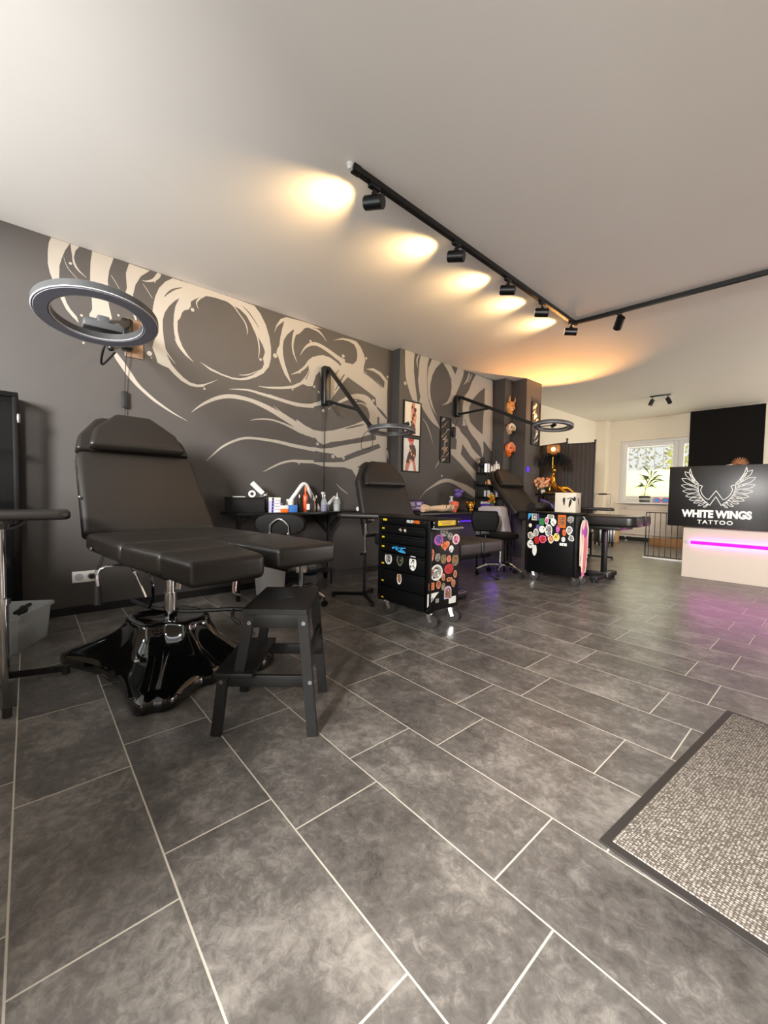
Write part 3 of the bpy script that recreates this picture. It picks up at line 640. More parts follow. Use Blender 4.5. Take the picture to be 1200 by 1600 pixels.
b = B(); box(b, L1((W1X + 0.006, 0.655, 2.155)), (0.012, 0.13, 0.30), 0.002)
for y in (0.605, 0.705):
    for z in (2.03, 2.28): cyl(b, L1((W1X + 0.012, y, z)), L1((W1X + 0.018, y, z)), 0.009, n=12)
obj('wall_plate', b, 'bronze', l1)
b = B(); hub = Vector((-2.154, 0.24, 1.688)); 
box(b, L1((-2.42, 0.285, 1.735)), (0.075, 0.16, 0.035), 0.008); box(b, L1((-2.455, 0.29, 1.765)), (0.06, 0.05, 0.06), 0.006)
cyl(b, L1((-2.47, 0.22, 1.765)), L1((-2.47, 0.36, 1.765)), 0.022, n=16); obj('yoke', b, 'lamp_grey', l1)
b = B(); tube(b, [L1(p) for p in [(-2.5, 0.33, 1.75), (-2.55, 0.30, 1.66), (-2.75, 0.32, 1.64), (-2.9, 0.40, 1.76)]], 0.006, 8, 6); obj('cable', b, 'matte_black', l1)
b = B(); tube(b, [L1(p) for p in [(-3.76, 0.60, 2.06), (-3.78, 0.59, 1.9), (-3.79, 0.585, 1.72)]], 0.003, 6, 4); tube(b, [L1(p) for p in [(-3.79, 0.585, 1.60), (-3.79, 0.58, 1.3), (-3.79, 0.56, 0.9), (-3.80, 0.42, 0.42), (-3.79, 0.365, 0.285)]], 0.003, 6, 4)
box(b, L1((-3.79, 0.585, 1.66)), (0.02, 0.04, 0.13), 0.006); obj('cord_with_switch', b, 'matte_black', l1)

l2, L2 = ring_lamp('ring lamp on the black arm between the swirl painting and the pillar edge', (W1X, 2.45, 1.90), (-2.885, 2.613, 1.556), (-0.031, 0.04, 1),
    [((-3.74, 2.46, 2.29), (-3.04, 2.49, 1.585), 0.015), ((-3.74, 2.46, 1.94), (-3.28, 2.482, 1.795), 0.012)], (W1X, 2.45, 1.90, 2.32, 0.09, 0.075))
b = B(); bar(b, L2((-3.04, 2.49, 1.585)), L2((-2.98, 2.53, 1.575)), 0.03, 0.03); cyl(b, L2((-3.06, 2.47, 1.60)), L2((-3.06, 2.52, 1.60)), 0.022, n=14); obj('yoke', b, 'black_metal', l2)
b = B(); tube(b, [L2(p) for p in [(-3.78, 2.45, 1.90), (-3.80, 2.45, 1.7), (-3.80, 2.44, 1.2), (-3.80, 2.43, 0.775)]], 0.004, 6, 4); obj('cord', b, 'matte_black', l2)
b = B(); tube(b, [L2(p) for p in [(-3.05, 2.48, 1.58), (-3.12, 2.45, 1.50), (-3.2, 2.50, 1.40), (-3.14, 2.58, 1.42), (-3.1, 2.55, 1.55)]], 0.003, 6, 6); obj('cord', b, 'matte_black', l2)
b = B(); cyl(b, L2((-2.86, 2.70, 1.60)), L2((-2.80, 2.76, 1.635)), 0.018, n=12); cyl(b, L2((-2.84, 2.72, 1.575)), L2((-2.83, 2.73, 1.61)), 0.006, n=8); obj('phone_clamp', b, 'matte_black', l2)
b = B(); bar(b, L2((-3.75, 2.49, 1.93)), L2((-3.70, 2.56, 1.80)), 0.026, 0.02); obj('lock_lever', b, 'matte_black', l2)

l3, L3 = ring_lamp('ring lamp reaching out in front of the pillar with the masks', (W2X, 4.54, 2.05), (-2.302, 4.627, 1.78), (-0.007, 0.122, 1),
    [((-3.60, 4.55, 2.315), (-2.50, 4.61, 1.81), 0.016), ((-3.60, 4.55, 2.085), (-3.16, 4.57, 2.10), 0.011)], (W2X, 4.54, 2.05, 2.345, 0.09, 0.07))
b = B(); bar(b, L3((-2.53, 4.61, 1.815)), L3((-2.46, 4.62, 1.79)), 0.035, 0.03); cyl(b, L3((-2.52, 4.58, 1.81)), L3((-2.52, 4.64, 1.81)), 0.02, n=14); obj('yoke', b, 'black_metal', l3)
b = B(); bar(b, L3((-2.46, 4.62, 1.79)), L3((-2.30, 4.627, 1.79)), 0.012, 0.01); cyl(b, L3((-2.32, 4.627, 1.775)), L3((-2.27, 4.627, 1.80)), 0.022, n=12); obj('phone_clamp', b, 'matte_black', l3)
b = B(); tube(b, [L3(p) for p in [(-3.64, 4.55, 2.06), (-3.66, 4.53, 1.95), (-3.665, 4.50, 1.9)]], 0.004, 6, 4); box(b, L3((-3.66, 4.49, 1.835)), (0.03, 0.05, 0.14), 0.008); obj('cord_with_switch', b, 'matte_black', l3)

# ------------------------------------------------------------------ treatment chairs
def quad(f0, f1, a0, b0, a1, b1):
    return [(f0, a0), (f1, a1), (f1, b1), (f0, b0)]
def back_parts(o, f, z, rec, length, hw0, hw1, head, pillow, thick=0.085, lc=0.0, m='leather'):
    """reclined backrest with head section and pillow; f, z = hinge"""
    u = Vector((-math.cos(rad(rec)), 0, math.sin(rad(rec)))); n = Vector((math.sin(rad(rec)), 0, math.cos(rad(rec)))); l = Vector((0, 1, 0))
    mtx = Matrix((-l, u, n)).transposed().to_4x4()   # local x = -l , y = up the back , z = out of the pad
    mtx.translation = (f, lc, z)
    b = B(); cushion(b, [(-hw0, 0), (hw0, 0), (hw1 + 0.008, length * 0.88), (hw1, length), (-hw1, length), (-hw1 - 0.008, length * 0.88)], -thick, 0.0, 0.032, mtx=mtx); obj('backrest', b, m, o)
    h0, h1 = head
    b = B(); cushion(b, [(-hw1, h0), (hw1, h0), (hw1 * 0.93, h0 + (h1 - h0) * .4), (hw1 * 0.62, h1 - 0.02), (hw1 * 0.5, h1), (-hw1 * 0.5, h1), (-hw1 * 0.62, h1 - 0.02), (-hw1 * 0.93, h0 + (h1 - h0) * .4)], -thick, -0.005, 0.03, mtx=mtx); hd = obj('headrest', b, m, o)
    if pillow:
        p0, p1, w0, w1 = pillow
        b = B(); cushion(b, [(-w0, p0), (w0, p0), (w0 * .86, p0 + (p1 - p0) * .5), (w1, p1), (-w1, p1), (-w0 * .86, p0 + (p1 - p0) * .5)], -0.005, 0.065, 0.03, mtx=mtx); obj('pillow', b, m, hd)
    for s in (-1, 1): b = B(); box(b, (0, length * .45, -thick - 0.015), (0.03, length * .9, 0.025), 0.004, mtx=mtx @ Matrix.Translation((s * hw1 * .55, 0, 0))); obj('back_rail', b, 'black_metal', o)
    return mtx
c1 = thing('treatment_chair', 'large black padded hydraulic treatment chair in the foreground beside the small step stool', 'treatment chair', (-2.35, 0.65, 0), rad(7), 'black tattoo chairs')
ZS = 0.71
b = B(); cushion(b, quad(-0.44, 0.195, -0.37, 0.385, -0.382, 0.40), ZS - 0.10, ZS, 0.035); obj('seat', b, 'leather', c1)
b = B(); cushion(b, quad(0.20, 0.575, -0.382, 0.022, -0.352, -0.012), ZS - 0.10, ZS, 0.03); obj('leg_rest', b, 'leather', c1)
b = B(); cushion(b, quad(0.578, 0.855, -0.352, -0.012, -0.352, -0.055), ZS - 0.10, ZS - 0.002, 0.028); obj('foot_rest', b, 'leather', c1)
b = B(); cushion(b, quad(0.20, 0.785, 0.028, 0.40, 0.045, 0.375), ZS - 0.095, ZS + 0.004, 0.028); obj('leg_rest', b, 'leather', c1)
mt = back_parts(c1, -0.445, ZS - 0.012, 57, 0.585, 0.372, 0.335, (0.60, 0.87), (0.585, 0.86, 0.285, 0.10), lc=0.0)
b = B(); box(b, (-0.1, 0.0, ZS - 0.125), (0.62, 0.52, 0.045), 0.008); box(b, (-0.08, -0.03, ZS - 0.18), (0.30, 0.24, 0.08), 0.01)
box(b, (0.45, -0.17, ZS - 0.12), (0.45, 0.05, 0.03), 0.004); box(b, (0.42, 0.2, ZS - 0.12), (0.5, 0.05, 0.03), 0.004); obj('under_frame', b, 'black_metal', c1)
# shroud: four-pointed star base that flares up to a rounded top
b = B(); bc = Vector((-0.089, -0.07)); corners = [(-0.526, -0.429), (0.414, -0.323), (0.338, 0.291), (-0.60, 0.185)]
t = bmesh.new(); rows = []
out2 = []; N4 = 24
for i in range(4):
    p, q = Vector(corners[i]), Vector(corners[(i + 1) % 4]); prv = Vector(corners[i - 1]); nx2 = Vector(corners[(i + 2) % 4])
    def tang(c): r_ = (c - bc).normalized(); return Vector((-r_.y, r_.x))
    tp, tq = tang(p), tang(q)
    A0, B0 = p + tp * 0.075 - (p - bc).normalized() * 0.012, q - tq * 0.075 - (q - bc).normalized() * 0.012
    mid = (A0 + B0) / 2; mid = mid + (bc - mid).normalized() * 0.065
    c1_, c2_ = A0.lerp(mid, .62) + (bc - A0).normalized() * .035, B0.lerp(mid, .62) + (bc - B0).normalized() * .035
    pts_ = cr_pts([(p - tp * 0.075 - (p - bc).normalized() * 0.012).to_3d(), p.to_3d(), A0.to_3d(), c1_.to_3d(), mid.to_3d(), c2_.to_3d(), B0.to_3d(), q.to_3d()], 4)
    seg = pts_[4:4 + 24]
    out2 += [Vector((v.x, v.y)) for v in seg]
K = len(out2)
cang = [(math.atan2(c[1] - bc.y, c[0] - bc.x), math.hypot(c[0] - bc.x, c[1] - bc.y)) for c in corners]
def rt(a):
    k = 0.185
    for i, (ca, cr0) in enumerate(cang):
        d = abs((a - ca + PI) % (2 * PI) - PI)
        k += (-0.030 if i == 1 else 0.040) * math.exp(-(d / (0.26 if i == 1 else 0.42)) ** 2)
        if i == 1: k += 0.022 * math.exp(-((d - 0.52) / 0.2) ** 2)
    return k
ang_ = [math.atan2(p.y - bc.y, p.x - bc.x) for p in out2]
top2 = [bc + Vector((math.cos(a), math.sin(a))) * rt(a) for a in ang_]
for z, s in ((0.0, 0.985), (0.010, 1.0), (0.045, 1.0), (0.058, 0.985)): rows.append([t.verts.new((*(bc + (p - bc) * s), z)) for p in out2])
for i in range(1, 15):
    tt = i / 14; z = 0.058 + (0.255 - 0.058) * tt
    def fall(a): return (1 - tt) ** (1.85 + 0.75 * math.exp(-(((a - cang[1][0] + PI) % (2 * PI) - PI) / 0.30) ** 2))
    rows.append([t.verts.new((*(u_ + ((bc + (p - bc) * .975) - u_) * fall(a)), z)) for p, u_, a in zip(out2, top2, ang_)])
for s, z in ((0.94, 0.266), (0.82, 0.268), (0.76, 0.250)): rows.append([t.verts.new((*(bc + (u_ - bc) * s), z)) for u_ in top2])
rows.append([t.verts.new((bc.x, bc.y, 0.248))])
for A, C in zip(rows[:-1], rows[1:]):
    for k in range(K):
        k2 = (k + 1) % K
        if len(C) == 1: t.faces.new((A[k], A[k2], C[0]))
        else: t.faces.new((A[k], A[k2], C[k2], C[k]))
t.faces.new(list(reversed(rows[0]))); merge(b, t)
obj('base_shroud', b, 'gloss_black', c1, ang=70)
b = B(); cyl(b, (bc.x + 0.03, bc.y, 0.24), (bc.x + 0.03, bc.y, 0.40), 0.032, n=24); cyl(b, (bc.x + 0.03, bc.y, 0.38), (bc.x + 0.03, bc.y, ZS - 0.14), 0.024, n=24); obj('hydraulic_column', b, 'chrome', c1)
b = B()
for p in ([(0.01, -0.28, 0.58), (-0.015, -0.40, 0.57), (-0.02, -0.41, 0.48)],): tube(b, [Vector(q) for q in p], 0.007, 8, 4)
h = obj('recline_lever', b, 'chrome', c1)
b = B(); cyl(b, (-0.02, -0.41, 0.49), (-0.02, -0.41, 0.40), 0.014, 0.017, n=12, bev=0.003); obj('lever_grip', b, 'matte_black', h)
b = B(); tube(b, [(0.0, -0.20, 0.585), (-0.06, -0.16, 0.45), (-0.16, -0.13, 0.34), (-0.2, -0.14, 0.30)], 0.010, 8, 5); tube(b, [(-0.24, -0.21, 0.52), (-0.10, -0.23, 0.52)], 0.008, 8)
tube(b, [(0.16, -0.10, 0.58), (0.17, -0.12, 0.46)], 0.012, 8); tube(b, [(-0.22, -0.20, 0.52), (-0.19, -0.15, 0.36)], 0.006, 8); obj('lift_linkage', b, 'chrome', c1)
b = B()
tube(b, [(-0.42, -0.15, 0.30), (-0.2, -0.12, 0.295), (0.0, 0.0, 0.29), (0.2, 0.16, 0.31), (0.27, 0.26, 0.29)], 0.011, 8, 4)
tube(b, [(0.2, 0.16, 0.31), (0.24, 0.13, 0.28), (0.28, 0.15, 0.25)], 0.010, 8, 3)
obj('foot_pedal', b, 'matte_black', c1)
b = B(); tube(b, [(0.30, 0.10, 0.60), (0.32, 0.10, 0.50), (0.335, 0.09, 0.44), (0.36, 0.11, 0.43)], 0.011, 8, 4); obj('release_hook', b, 'chrome', c1)
for p in ((-0.25, -0.384, 0.64), (-0.58, -0.362, 0.90)): b = B(); ball(b, p, (0.012, 0.008, 0.012), 10); obj('bolt_cap', b, 'chrome', c1)

# second chair
c2 = thing('treatment_chair', 'dark padded treatment chair behind the sticker-covered drawer cart with the eyes', 'treatment chair', (-2.55, 2.80, 0), 0, 'black tattoo chairs')
b = B(); cushion(b, quad(-0.42, 0.10, -0.32, 0.32, -0.32, 0.32), 0.465, 0.575, 0.03); obj('seat', b, 'leather2', c2)
b = B(); cushion(b, quad(0.105, 0.60, -0.315, -0.005, -0.31, -0.005), 0.465, 0.575, 0.028); obj('leg_rest', b, 'leather2', c2)
b = B(); cushion(b, quad(0.105, 0.60, 0.005, 0.315, 0.005, 0.30), 0.465, 0.575, 0.028); obj('leg_rest', b, 'leather2', c2)
back_parts(c2, -0.42, 0.555, 68, 0.60, 0.37, 0.31, (0.50, 0.79), (0.50, 0.77, 0.28, 0.13), lc=-0.03, m='leather2')
b = B(); box(b, (-0.05, 0, 0.43), (0.7, 0.46, 0.07), 0.008); box(b, (-0.05, 0, 0.25), (0.26, 0.26, 0.34), 0.02); obj('under_frame', b, 'black_metal', c2)
b = B(); box(b, (-0.05, 0, 0.045), (0.66, 0.50, 0.09), 0.03, 3); obj('base', b, 'gloss_black', c2)
b = B(); cyl(b, (-0.62, -0.345, 0.80), (-0.62, -0.365, 0.80), 0.022, n=16); obj('hinge_cap', b, 'white_plastic', c2)

# third chair: flat bed with raised back
c3 = thing('treatment_chair', 'long black treatment couch reaching out to the right behind the sticker-covered cabinet', 'treatment chair', (-2.15, 5.0, 0), 0, 'black tattoo chairs')
b = B(); cushion(b, quad(-0.60, 0.02, -0.32, 0.32, -0.32, 0.32), 0.65, 0.755, 0.03); obj('seat', b, 'leather', c3)
def rounded_end(f0, f1, a, b_, r=0.10):
    pts = [(f0, a)]
    for k in range(7):
        t = -PI / 2 + k * PI / 12; pts.append((f1 - r + r * math.cos(t), a + r + r * math.sin(t)))
    for k in range(7):
        t = k * PI / 12; pts.append((f1 - r + r * math.cos(t), b_ - r + r * math.sin(t)))
    return pts + [(f0, b_)]
b = B(); cushion(b, rounded_end(0.025, 0.74, -0.31, -0.006), 0.645, 0.755, 0.026); obj('leg_rest', b, 'leather', c3)
b = B(); cushion(b, rounded_end(0.025, 0.72, 0.006, 0.31), 0.645, 0.755, 0.026); obj('leg_rest', b, 'leather', c3)
back_parts(c3, -0.60, 0.745, 48, 0.52, 0.32, 0.29, (0.46, 0.76), (0.44, 0.74, 0.28, 0.13))
b = B(); box(b, (0, 0, 0.62), (1.1, 0.42, 0.045), 0.006); box(b, (-0.05, 0, 0.38), (0.16, 0.16, 0.5), 0.01); box(b, (0.33, 0, 0.35), (0.05, 0.06, 0.55), 0.004)
box(b, (-0.05, 0, 0.06), (0.9, 0.10, 0.07), 0.01); obj('under_frame', b, 'black_metal', c3)
for s in (-0.45, 0.33):
    b = B(); box(b, (s, 0.0, 0.055), (0.09, 0.58, 0.055), 0.008)
    for y in (-0.26, 0.26): cyl(b, (s, y, 0.0), (s, y, 0.03), 0.03, n=14)
    obj('base_foot', b, 'matte_black', c3)
b = B(); cyl(b, (0, -0.26, 0), (0, 0.24, 0), 0.062, n=28, bev=0.018); single('bolster', b, 'leather', 'black roll bolster lying across the long treatment couch', 'bolster', (-2.60, 4.98, 0.819))
# ------------------------------------------------------------------ step stool
ss = thing('step_stool', 'black wooden two-step stool in front of the large treatment chair', 'step stool', (-1.57, 0.82, 0), 0)
s_ = Vector((0.643, 0.766, 0)); t_ = Vector((-0.776, 0.630, 0))
SM = Matrix((s_, t_, Vector((0, 0, 1)))).transposed().to_4x4()
def SP(a, c, z): return SM @ Vector((a, c, z))
# local: a across (0 = middle of top), c along (0 = middle)
b = B()
t = bmesh.new()
hw, hl = 0.122, 0.188
outer = [(-hw, -hl), (hw, -hl), (hw, hl), (-hw, hl)]; slot = []
for k in range(9): a = PI / 2 + k * PI / 8; slot.append((-0.035 + 0.018 * math.cos(a), 0.018 * math.sin(a)))
for k in range(9): a = -PI / 2 + k * PI / 8; slot.append((0.035 + 0.018 * math.cos(a), 0.018 * math.sin(a)))
ov = [(p[0], p[1]) for p in outer]
for z in (0.48, 0.50):
    vs = [t.verts.new((*p, z)) for p in ov]; sv = [t.verts.new((*p, z)) for p in slot]
    allv = vs + sv
    for tri in geometry.tessellate_polygon([[Vector((*p, 0)) for p in ov], [Vector((*p, 0)) for p in slot]]):
        t.faces.new([allv[i] for i in tri])
    if z == 0.48: lo, lo2 = vs, sv
for A, C in ((lo, vs), (lo2, sv)):
    for k in range(len(A)): t.faces.new((A[k], A[(k + 1) % len(A)], C[(k + 1) % len(A)], C[k]))
bmesh.ops.recalc_face_normals(t, faces=t.faces); merge(b, t, SM)
obj('top', b, 'stool_black', ss, ang=20)
def plank(b, p, q, w_, th):   # bar between points, w_ across (a direction), th along c
    p, q = Vector(p), Vector(q); d = (q - p); zv = d.normalized(); xv = (s_ - zv * s_.dot(zv)).normalized(); yv = zv.cross(xv)
    tt = bmesh.new(); bmesh.ops.create_cube(tt, size=1); bmesh.ops.scale(tt, vec=(w_, th, d.length), verts=tt.verts)
    bmesh.ops.bevel(tt, geom=list(tt.edges), offset=0.002, segments=2, affect='EDGES')
    m = Matrix((xv, yv, zv)).transposed().to_4x4(); m.translation = (p + q) / 2; merge(b, tt, m)
for c in (-1, 1):
    cc, cf = c * (hl - 0.022), c * (hl - 0.010)
    b = B(); plank(b, SP(0.105, cc, 0.48), SP(0.148, cf, 0.0), 0.040, 0.024); obj('leg', b, 'stool_black', ss)
    b = B(); plank(b, SP(-0.098, cc, 0.48), SP(-0.145, cc, 0.215), 0.040, 0.024); obj('upright', b, 'stool_black', ss)
    b = B(); plank(b, SP(-0.20, cc * 1.02, 0.235), SP(-0.225, cf, 0.0), 0.040, 0.024); obj('leg', b, 'stool_black', ss)
    b = B(); box(b, (0, 0, 0), (0.19, 0.020, 0.055), 0.002, mtx=Matrix.Translation(SP(0.0, cc, 0.452)) @ SM); obj('top_rail', b, 'stool_black', ss)
    b = B(); box(b, (0, 0, 0), (0.36, 0.020, 0.045), 0.002, mtx=Matrix.Translation(SP(-0.035, cc - c * 0.001, 0.213)) @ SM); obj('side_rail', b, 'stool_black', ss)
    for a, z in ((0.11, 0.445), (-0.098, 0.445), (0.137, 0.213), (-0.205, 0.213)):
        b = B(); o_ = SP(a, c * (hl - 0.006), z); nrm = t_ * c; cyl(b, o_ - nrm * 0.012, o_ + nrm * 0.003, 0.008, n=12); obj('bolt', b, 'steel', ss)
b = B(); box(b, (0, 0, 0), (0.15, 0.40, 0.018), 0.003, mtx=Matrix.Translation(SP(-0.155, 0, 0.244)) @ SM); obj('step', b, 'stool_black', ss)
b = B(); box(b, (0, 0, 0), (0.018, 0.30, 0.045), 0.002, mtx=Matrix.Translation(SP(0.125, 0, 0.30)) @ SM); obj('back_rail', b, 'stool_black', ss)

# ------------------------------------------------------------------ arm rest stands
def arm_stand(label, base, pad_c, pad_l, pad_w, pad_ang, z, legs, chrome_low=True, pole_r=0.016):
    o = thing('armrest_stand', label, 'armrest', base, 0, 'armrest stands')
    b = B(); hl_, hw_ = pad_l / 2, pad_w / 2
    pts = [(-hl_, -hw_ * .8), (-hl_ * .9, -hw_), (hl_ * .9, -hw_), (hl_, -hw_ * .8), (hl_, hw_ * .8), (hl_ * .9, hw_), (-hl_ * .9, hw_), (-hl_, hw_ * .8)]
    cushion(b, pts, z - 0.045, z, 0.018, mtx=T(pad_c[0] - base[0], pad_c[1] - base[1], 0, rz=pad_ang)); obj('arm_pad', b, 'leather', o)
    b = B(); cyl(b, (0, 0, 0.36), (0, 0, z - 0.075), pole_r * .72, n=18); obj('upper_pole', b, 'chrome', o)
    b = B(); cyl(b, (0, 0, 0.03), (0, 0, 0.40), pole_r, n=18); cyl(b, (0, 0, 0.39), (0, 0, 0.42), pole_r * 1.35, n=18, bev=0.003); obj('lower_pole', b, 'chrome' if chrome_low else 'black_metal', o)
    b = B(); box(b, ((pad_c[0] - base[0]) * .3, (pad_c[1] - base[1]) * .3, z - 0.055), (0.10, 0.06, 0.02), 0.004)
    tube(b, [(0, 0, z - 0.085), (0.0, 0.05, z - 0.08), (0.0, 0.085, z - 0.055)], 0.010, 8, 4); cyl(b, (0, 0, z - 0.09), (0, 0, z - 0.05), 0.026, 0.04, n=16); obj('tilt_bracket', b, 'steel', o)
    for p in legs:
        b = B(); bar(b, (0, 0, 0.045), (p[0] - base[0], p[1] - base[1], 0.03), 0.022, 0.03, 0.004); lg = obj('foot', b, 'black_metal', o)
        b = B(); cyl(b, (p[0] - base[0], p[1] - base[1], 0), (p[0] - base[0], p[1] - base[1], 0.045), 0.016, n=12, bev=0.003); obj('rubber_foot', b, 'rubber', lg)
    b = B(); cyl(b, (0, -0.012, 0.41), (0.0, -0.05, 0.41), 0.012, n=12); obj('lock_knob', b, 'matte_black', o)
    return o
arm_stand('black armrest on a chrome pole at the left edge of the picture', (-2.63, -0.10, 0), (-2.62, -0.17, 0), 0.66, 0.22, rad(88), 0.842, [(-2.60, 0.13), (-2.25, -0.08), (-2.68, -0.45)], True, 0.022)
arm_stand('flat black armrest between the drawer cart and the second chair', (-2.85, 2.28, 0), (-2.80, 2.37, 0), 0.70, 0.19, rad(36), 0.772, [(-3.08, 2.10), (-2.60, 2.17), (-2.98, 2.47)], False, 0.012)
arm_stand('far black armrest standing before the ribbed case', (-2.60, 6.60, 0), (-2.62, 6.62, 0), 0.62, 0.16, rad(12), 0.80, [(-2.50, 6.22), (-2.36, 6.80), (-2.90, 6.80)], False, 0.018)

# ------------------------------------------------------------------ carts
FY = Matrix(((1, 0, 0, 0), (0, 0, -1, 0), (0, 1, 0, 0), (0, 0, 0, 1)))     # drawing plane facing -y
FX = Matrix(((0, 0, 1, 0), (1, 0, 0, 0), (0, 1, 0, 0), (0, 0, 0, 1)))      # drawing plane facing +x
def face(m, x, y, z): return Matrix.Translation((x, y, z)) @ m
def blob(w, h, kind='oval', n=18, seed=0):
    rn = random.Random(seed)
    if kind == 'rect': return [(-w / 2, -h / 2), (w / 2, -h / 2), (w / 2, h / 2), (-w / 2, h / 2)]
    if kind == 'tri': return [(-w / 2, -h / 2), (w / 2, h / 2), (-w / 2, h / 2)]
    if kind == 'heart':
        o = []
        for k in range(24):
            t = 2 * PI * k / 24; o.append((w / 2 * math.sin(t) ** 3, h / 2 * (13 * math.cos(t) - 5 * math.cos(2 * t) - 2 * math.cos(3 * t) - math.cos(4 * t)) / 15))
        return o
    if kind == 'arch': return [(-w / 2, -h / 2), (w / 2, -h / 2)] + [(w / 2 * math.cos(PI * k / 8), h * .1 + h * .4 * math.sin(PI * k / 8)) for k in range(9)]
    if kind == 'drop': return [((w / 2) * math.cos(2 * PI * k / n) * (1 - 0.35 * max(0, -math.sin(2 * PI * k / n))), h / 2 * math.sin(2 * PI * k / n)) for k in range(n)]
    if kind == 'cat':
        o = []
        for k in range(28):
            t = 2 * PI * k / 28; r = 1 + 0.16 * math.exp(-((t - PI * .30) / .16) ** 2) + 0.16 * math.exp(-((t - PI * .70) / .16) ** 2) - 0.08 * math.exp(-((t - PI * .5) / .2) ** 2)
            o.append((w / 2 * r * math.cos(t) * .9, h / 2 * r * math.sin(t) * .92))
        return o
    j = 0.0 if kind == 'oval' else 0.14
    return [(w / 2 * (1 + rn.uniform(-j, j)) * math.cos(2 * PI * k / n), h / 2 * (1 + rn.uniform(-j, j)) * math.sin(2 * PI * k / n)) for k in range(n)]
def sticker(parent, mtx, w, h, kind, mo, mi_, seed, lab=None):
    b = B(); prism(b, blob(w, h, kind, seed=seed), 0.0010, mtx)
    rn = random.Random(seed + 50)
    if mi_ and mi_ != 'black_ink' and kind != 'tri':
        prism(b, blob(w * .76, h * .76, kind, seed=seed), 0.0013, mtx @ Matrix.Translation((0, rn.uniform(-.04, .04) * h, 0)), mi=1)
    if mi_:
        for q in range(11):
            x, y = rn.uniform(-.27, .27) * w, rn.uniform(-.30, .30) * h
            if kind == 'tri': x, y = -abs(x) * .9, abs(y) * .2
            prism(b, blob(w * rn.uniform(.08, .22), h * rn.uniform(.05, .18), 'rough', n=7, seed=rn.randint(0, 999)), 0.0015 + q * 0.00004, mtx @ Matrix.Translation((x, y, 0)) @ Matrix.Rotation(rn.uniform(0, 3), 4, 'Z'), mi=rn.choice((0, 1, 2, 2)))
    o = obj('sticker', b, [mo, mi_ or mo, 'black_ink'], parent)
    if lab: o['label'] = lab
    return o
def caster(parent, x, y, r=0.045, turn=0.5):
    m = T(x, y, 0, rz=turn)
    b = B()
    for s in (-1, 1): bar(b, m @ Vector((0.024, s * 0.021, r)), m @ Vector((0.004, s * 0.021, 0.106)), 0.022 if abs(math.sin(turn)) < 0 else 0.004, 0.024, 0.0)
    box(b, (0.008, 0, 0.108), (0.06, 0.055, 0.006), 0.001, mtx=m); cyl(b, m @ Vector((0.008, 0, 0.085)), m @ Vector((0.008, 0, 0.108)), 0.022, n=14)
    k = obj('caster', b, 'chrome', parent)
    b = B(); p = m @ Vector((0.028, 0, r)); d = (m.to_3x3() @ Vector((0, 1, 0))) * 0.015
    cyl(b, p - d, p + d, r, n=28, bev=0.006); cyl(b, p - d * 1.15, p + d * 1.15, r * .35, n=14); obj('wheel', b, 'rubber', k)

k1 = thing('drawer_cart', 'black drawer cart with googly eyes and tiger stickers on its drawers', 'tool cart', (-2.165, 2.255, 0), 0, 'black workshop carts')
W_, D_ = 0.55, 0.33
x0, x1, y0, y1 = -W_ / 2, W_ / 2, -D_ / 2, D_ / 2
b = B(); box(b, (0, 0.006, 0.425), (W_ - 0.004, D_ - 0.016, 0.60), 0.004)
for x in (x0 + 0.016, x1 - 0.016): box(b, (x, y0 + 0.012, 0.44), (0.032, 0.026, 0.655), 0.003)
box(b, (0, y0 + 0.014, 0.746), (W_, 0.026, 0.058), 0.003); box(b, (0, 0, 0.746), (W_, D_, 0.05), 0.003); obj('body', b, 'cart_black', k1)
b = B(); box(b, (0, 0, 0.773), (W_ + 0.012, D_ + 0.012, 0.012), 0.005, 3); obj('top', b, 'cart_black', k1)
zs = [(.717, .649, .686), (.649, .576, .618), (.576, .505, .545), (.505, .372, .414), (.372, .238, .277), (.238, .122, .146)]
for a, c, tz in zs:
    b = B(); box(b, (0, y0 - 0.002, (a + c) / 2), (W_ - 0.07, 0.026, a - c - 0.006), 0.003)
    box(b, (0, y0 - 0.020, a - 0.010), (W_ - 0.075, 0.014, 0.012), 0.004); dr = obj('drawer', b, 'cart_black', k1)
    b = B(); box(b, (x0 + 0.075, y0 - 0.0165, tz), (0.028, 0.003, 0.012), 0.001); obj('label_tab', b, 'yellow', dr)
b = B(); box(b, (x0 + 0.075, y0 - 0.001, 0.752), (0.045, 0.003, 0.016), 0.001); obj('label_tab', b, 'yellow', k1)
b = B(); text_into(b, 'PROFI', 0.03, face(FY, x0 + 0.35, y0 - 0.0005, 0.741), 0.0008, 0.001, width=0.066, height=0.022); obj('lettering', b, 'white_paper', k1)['label'] = 'white lettering on the cart rail'
b = B(); text_into(b, 'WERK', 0.03, face(FY, x0 + 0.418, y0 - 0.0005, 0.741), 0.0008, 0.001, width=0.064, height=0.022); obj('lettering', b, 'orange', k1)['label'] = 'orange lettering on the cart rail'
for u in (.48, .57):
    b = B(); lathe(b, [(0.0, 0.010), (0.008, 0.008), (0.013, 0.0)], 18, face(FY, x0 + W_ * u, y0 - 0.015, 0.683)); e = obj('googly_eye', b, 'white_gloss', k1)
    b = B(); lathe(b, [(0.0, 0.0125), (0.006, 0.0115), (0.0065, 0.006)], 14, face(FY, x0 + W_ * u + (0.004 if u < .5 else -0.002), y0 - 0.015, 0.680)); obj('pupil', b, 'matte_black', e)
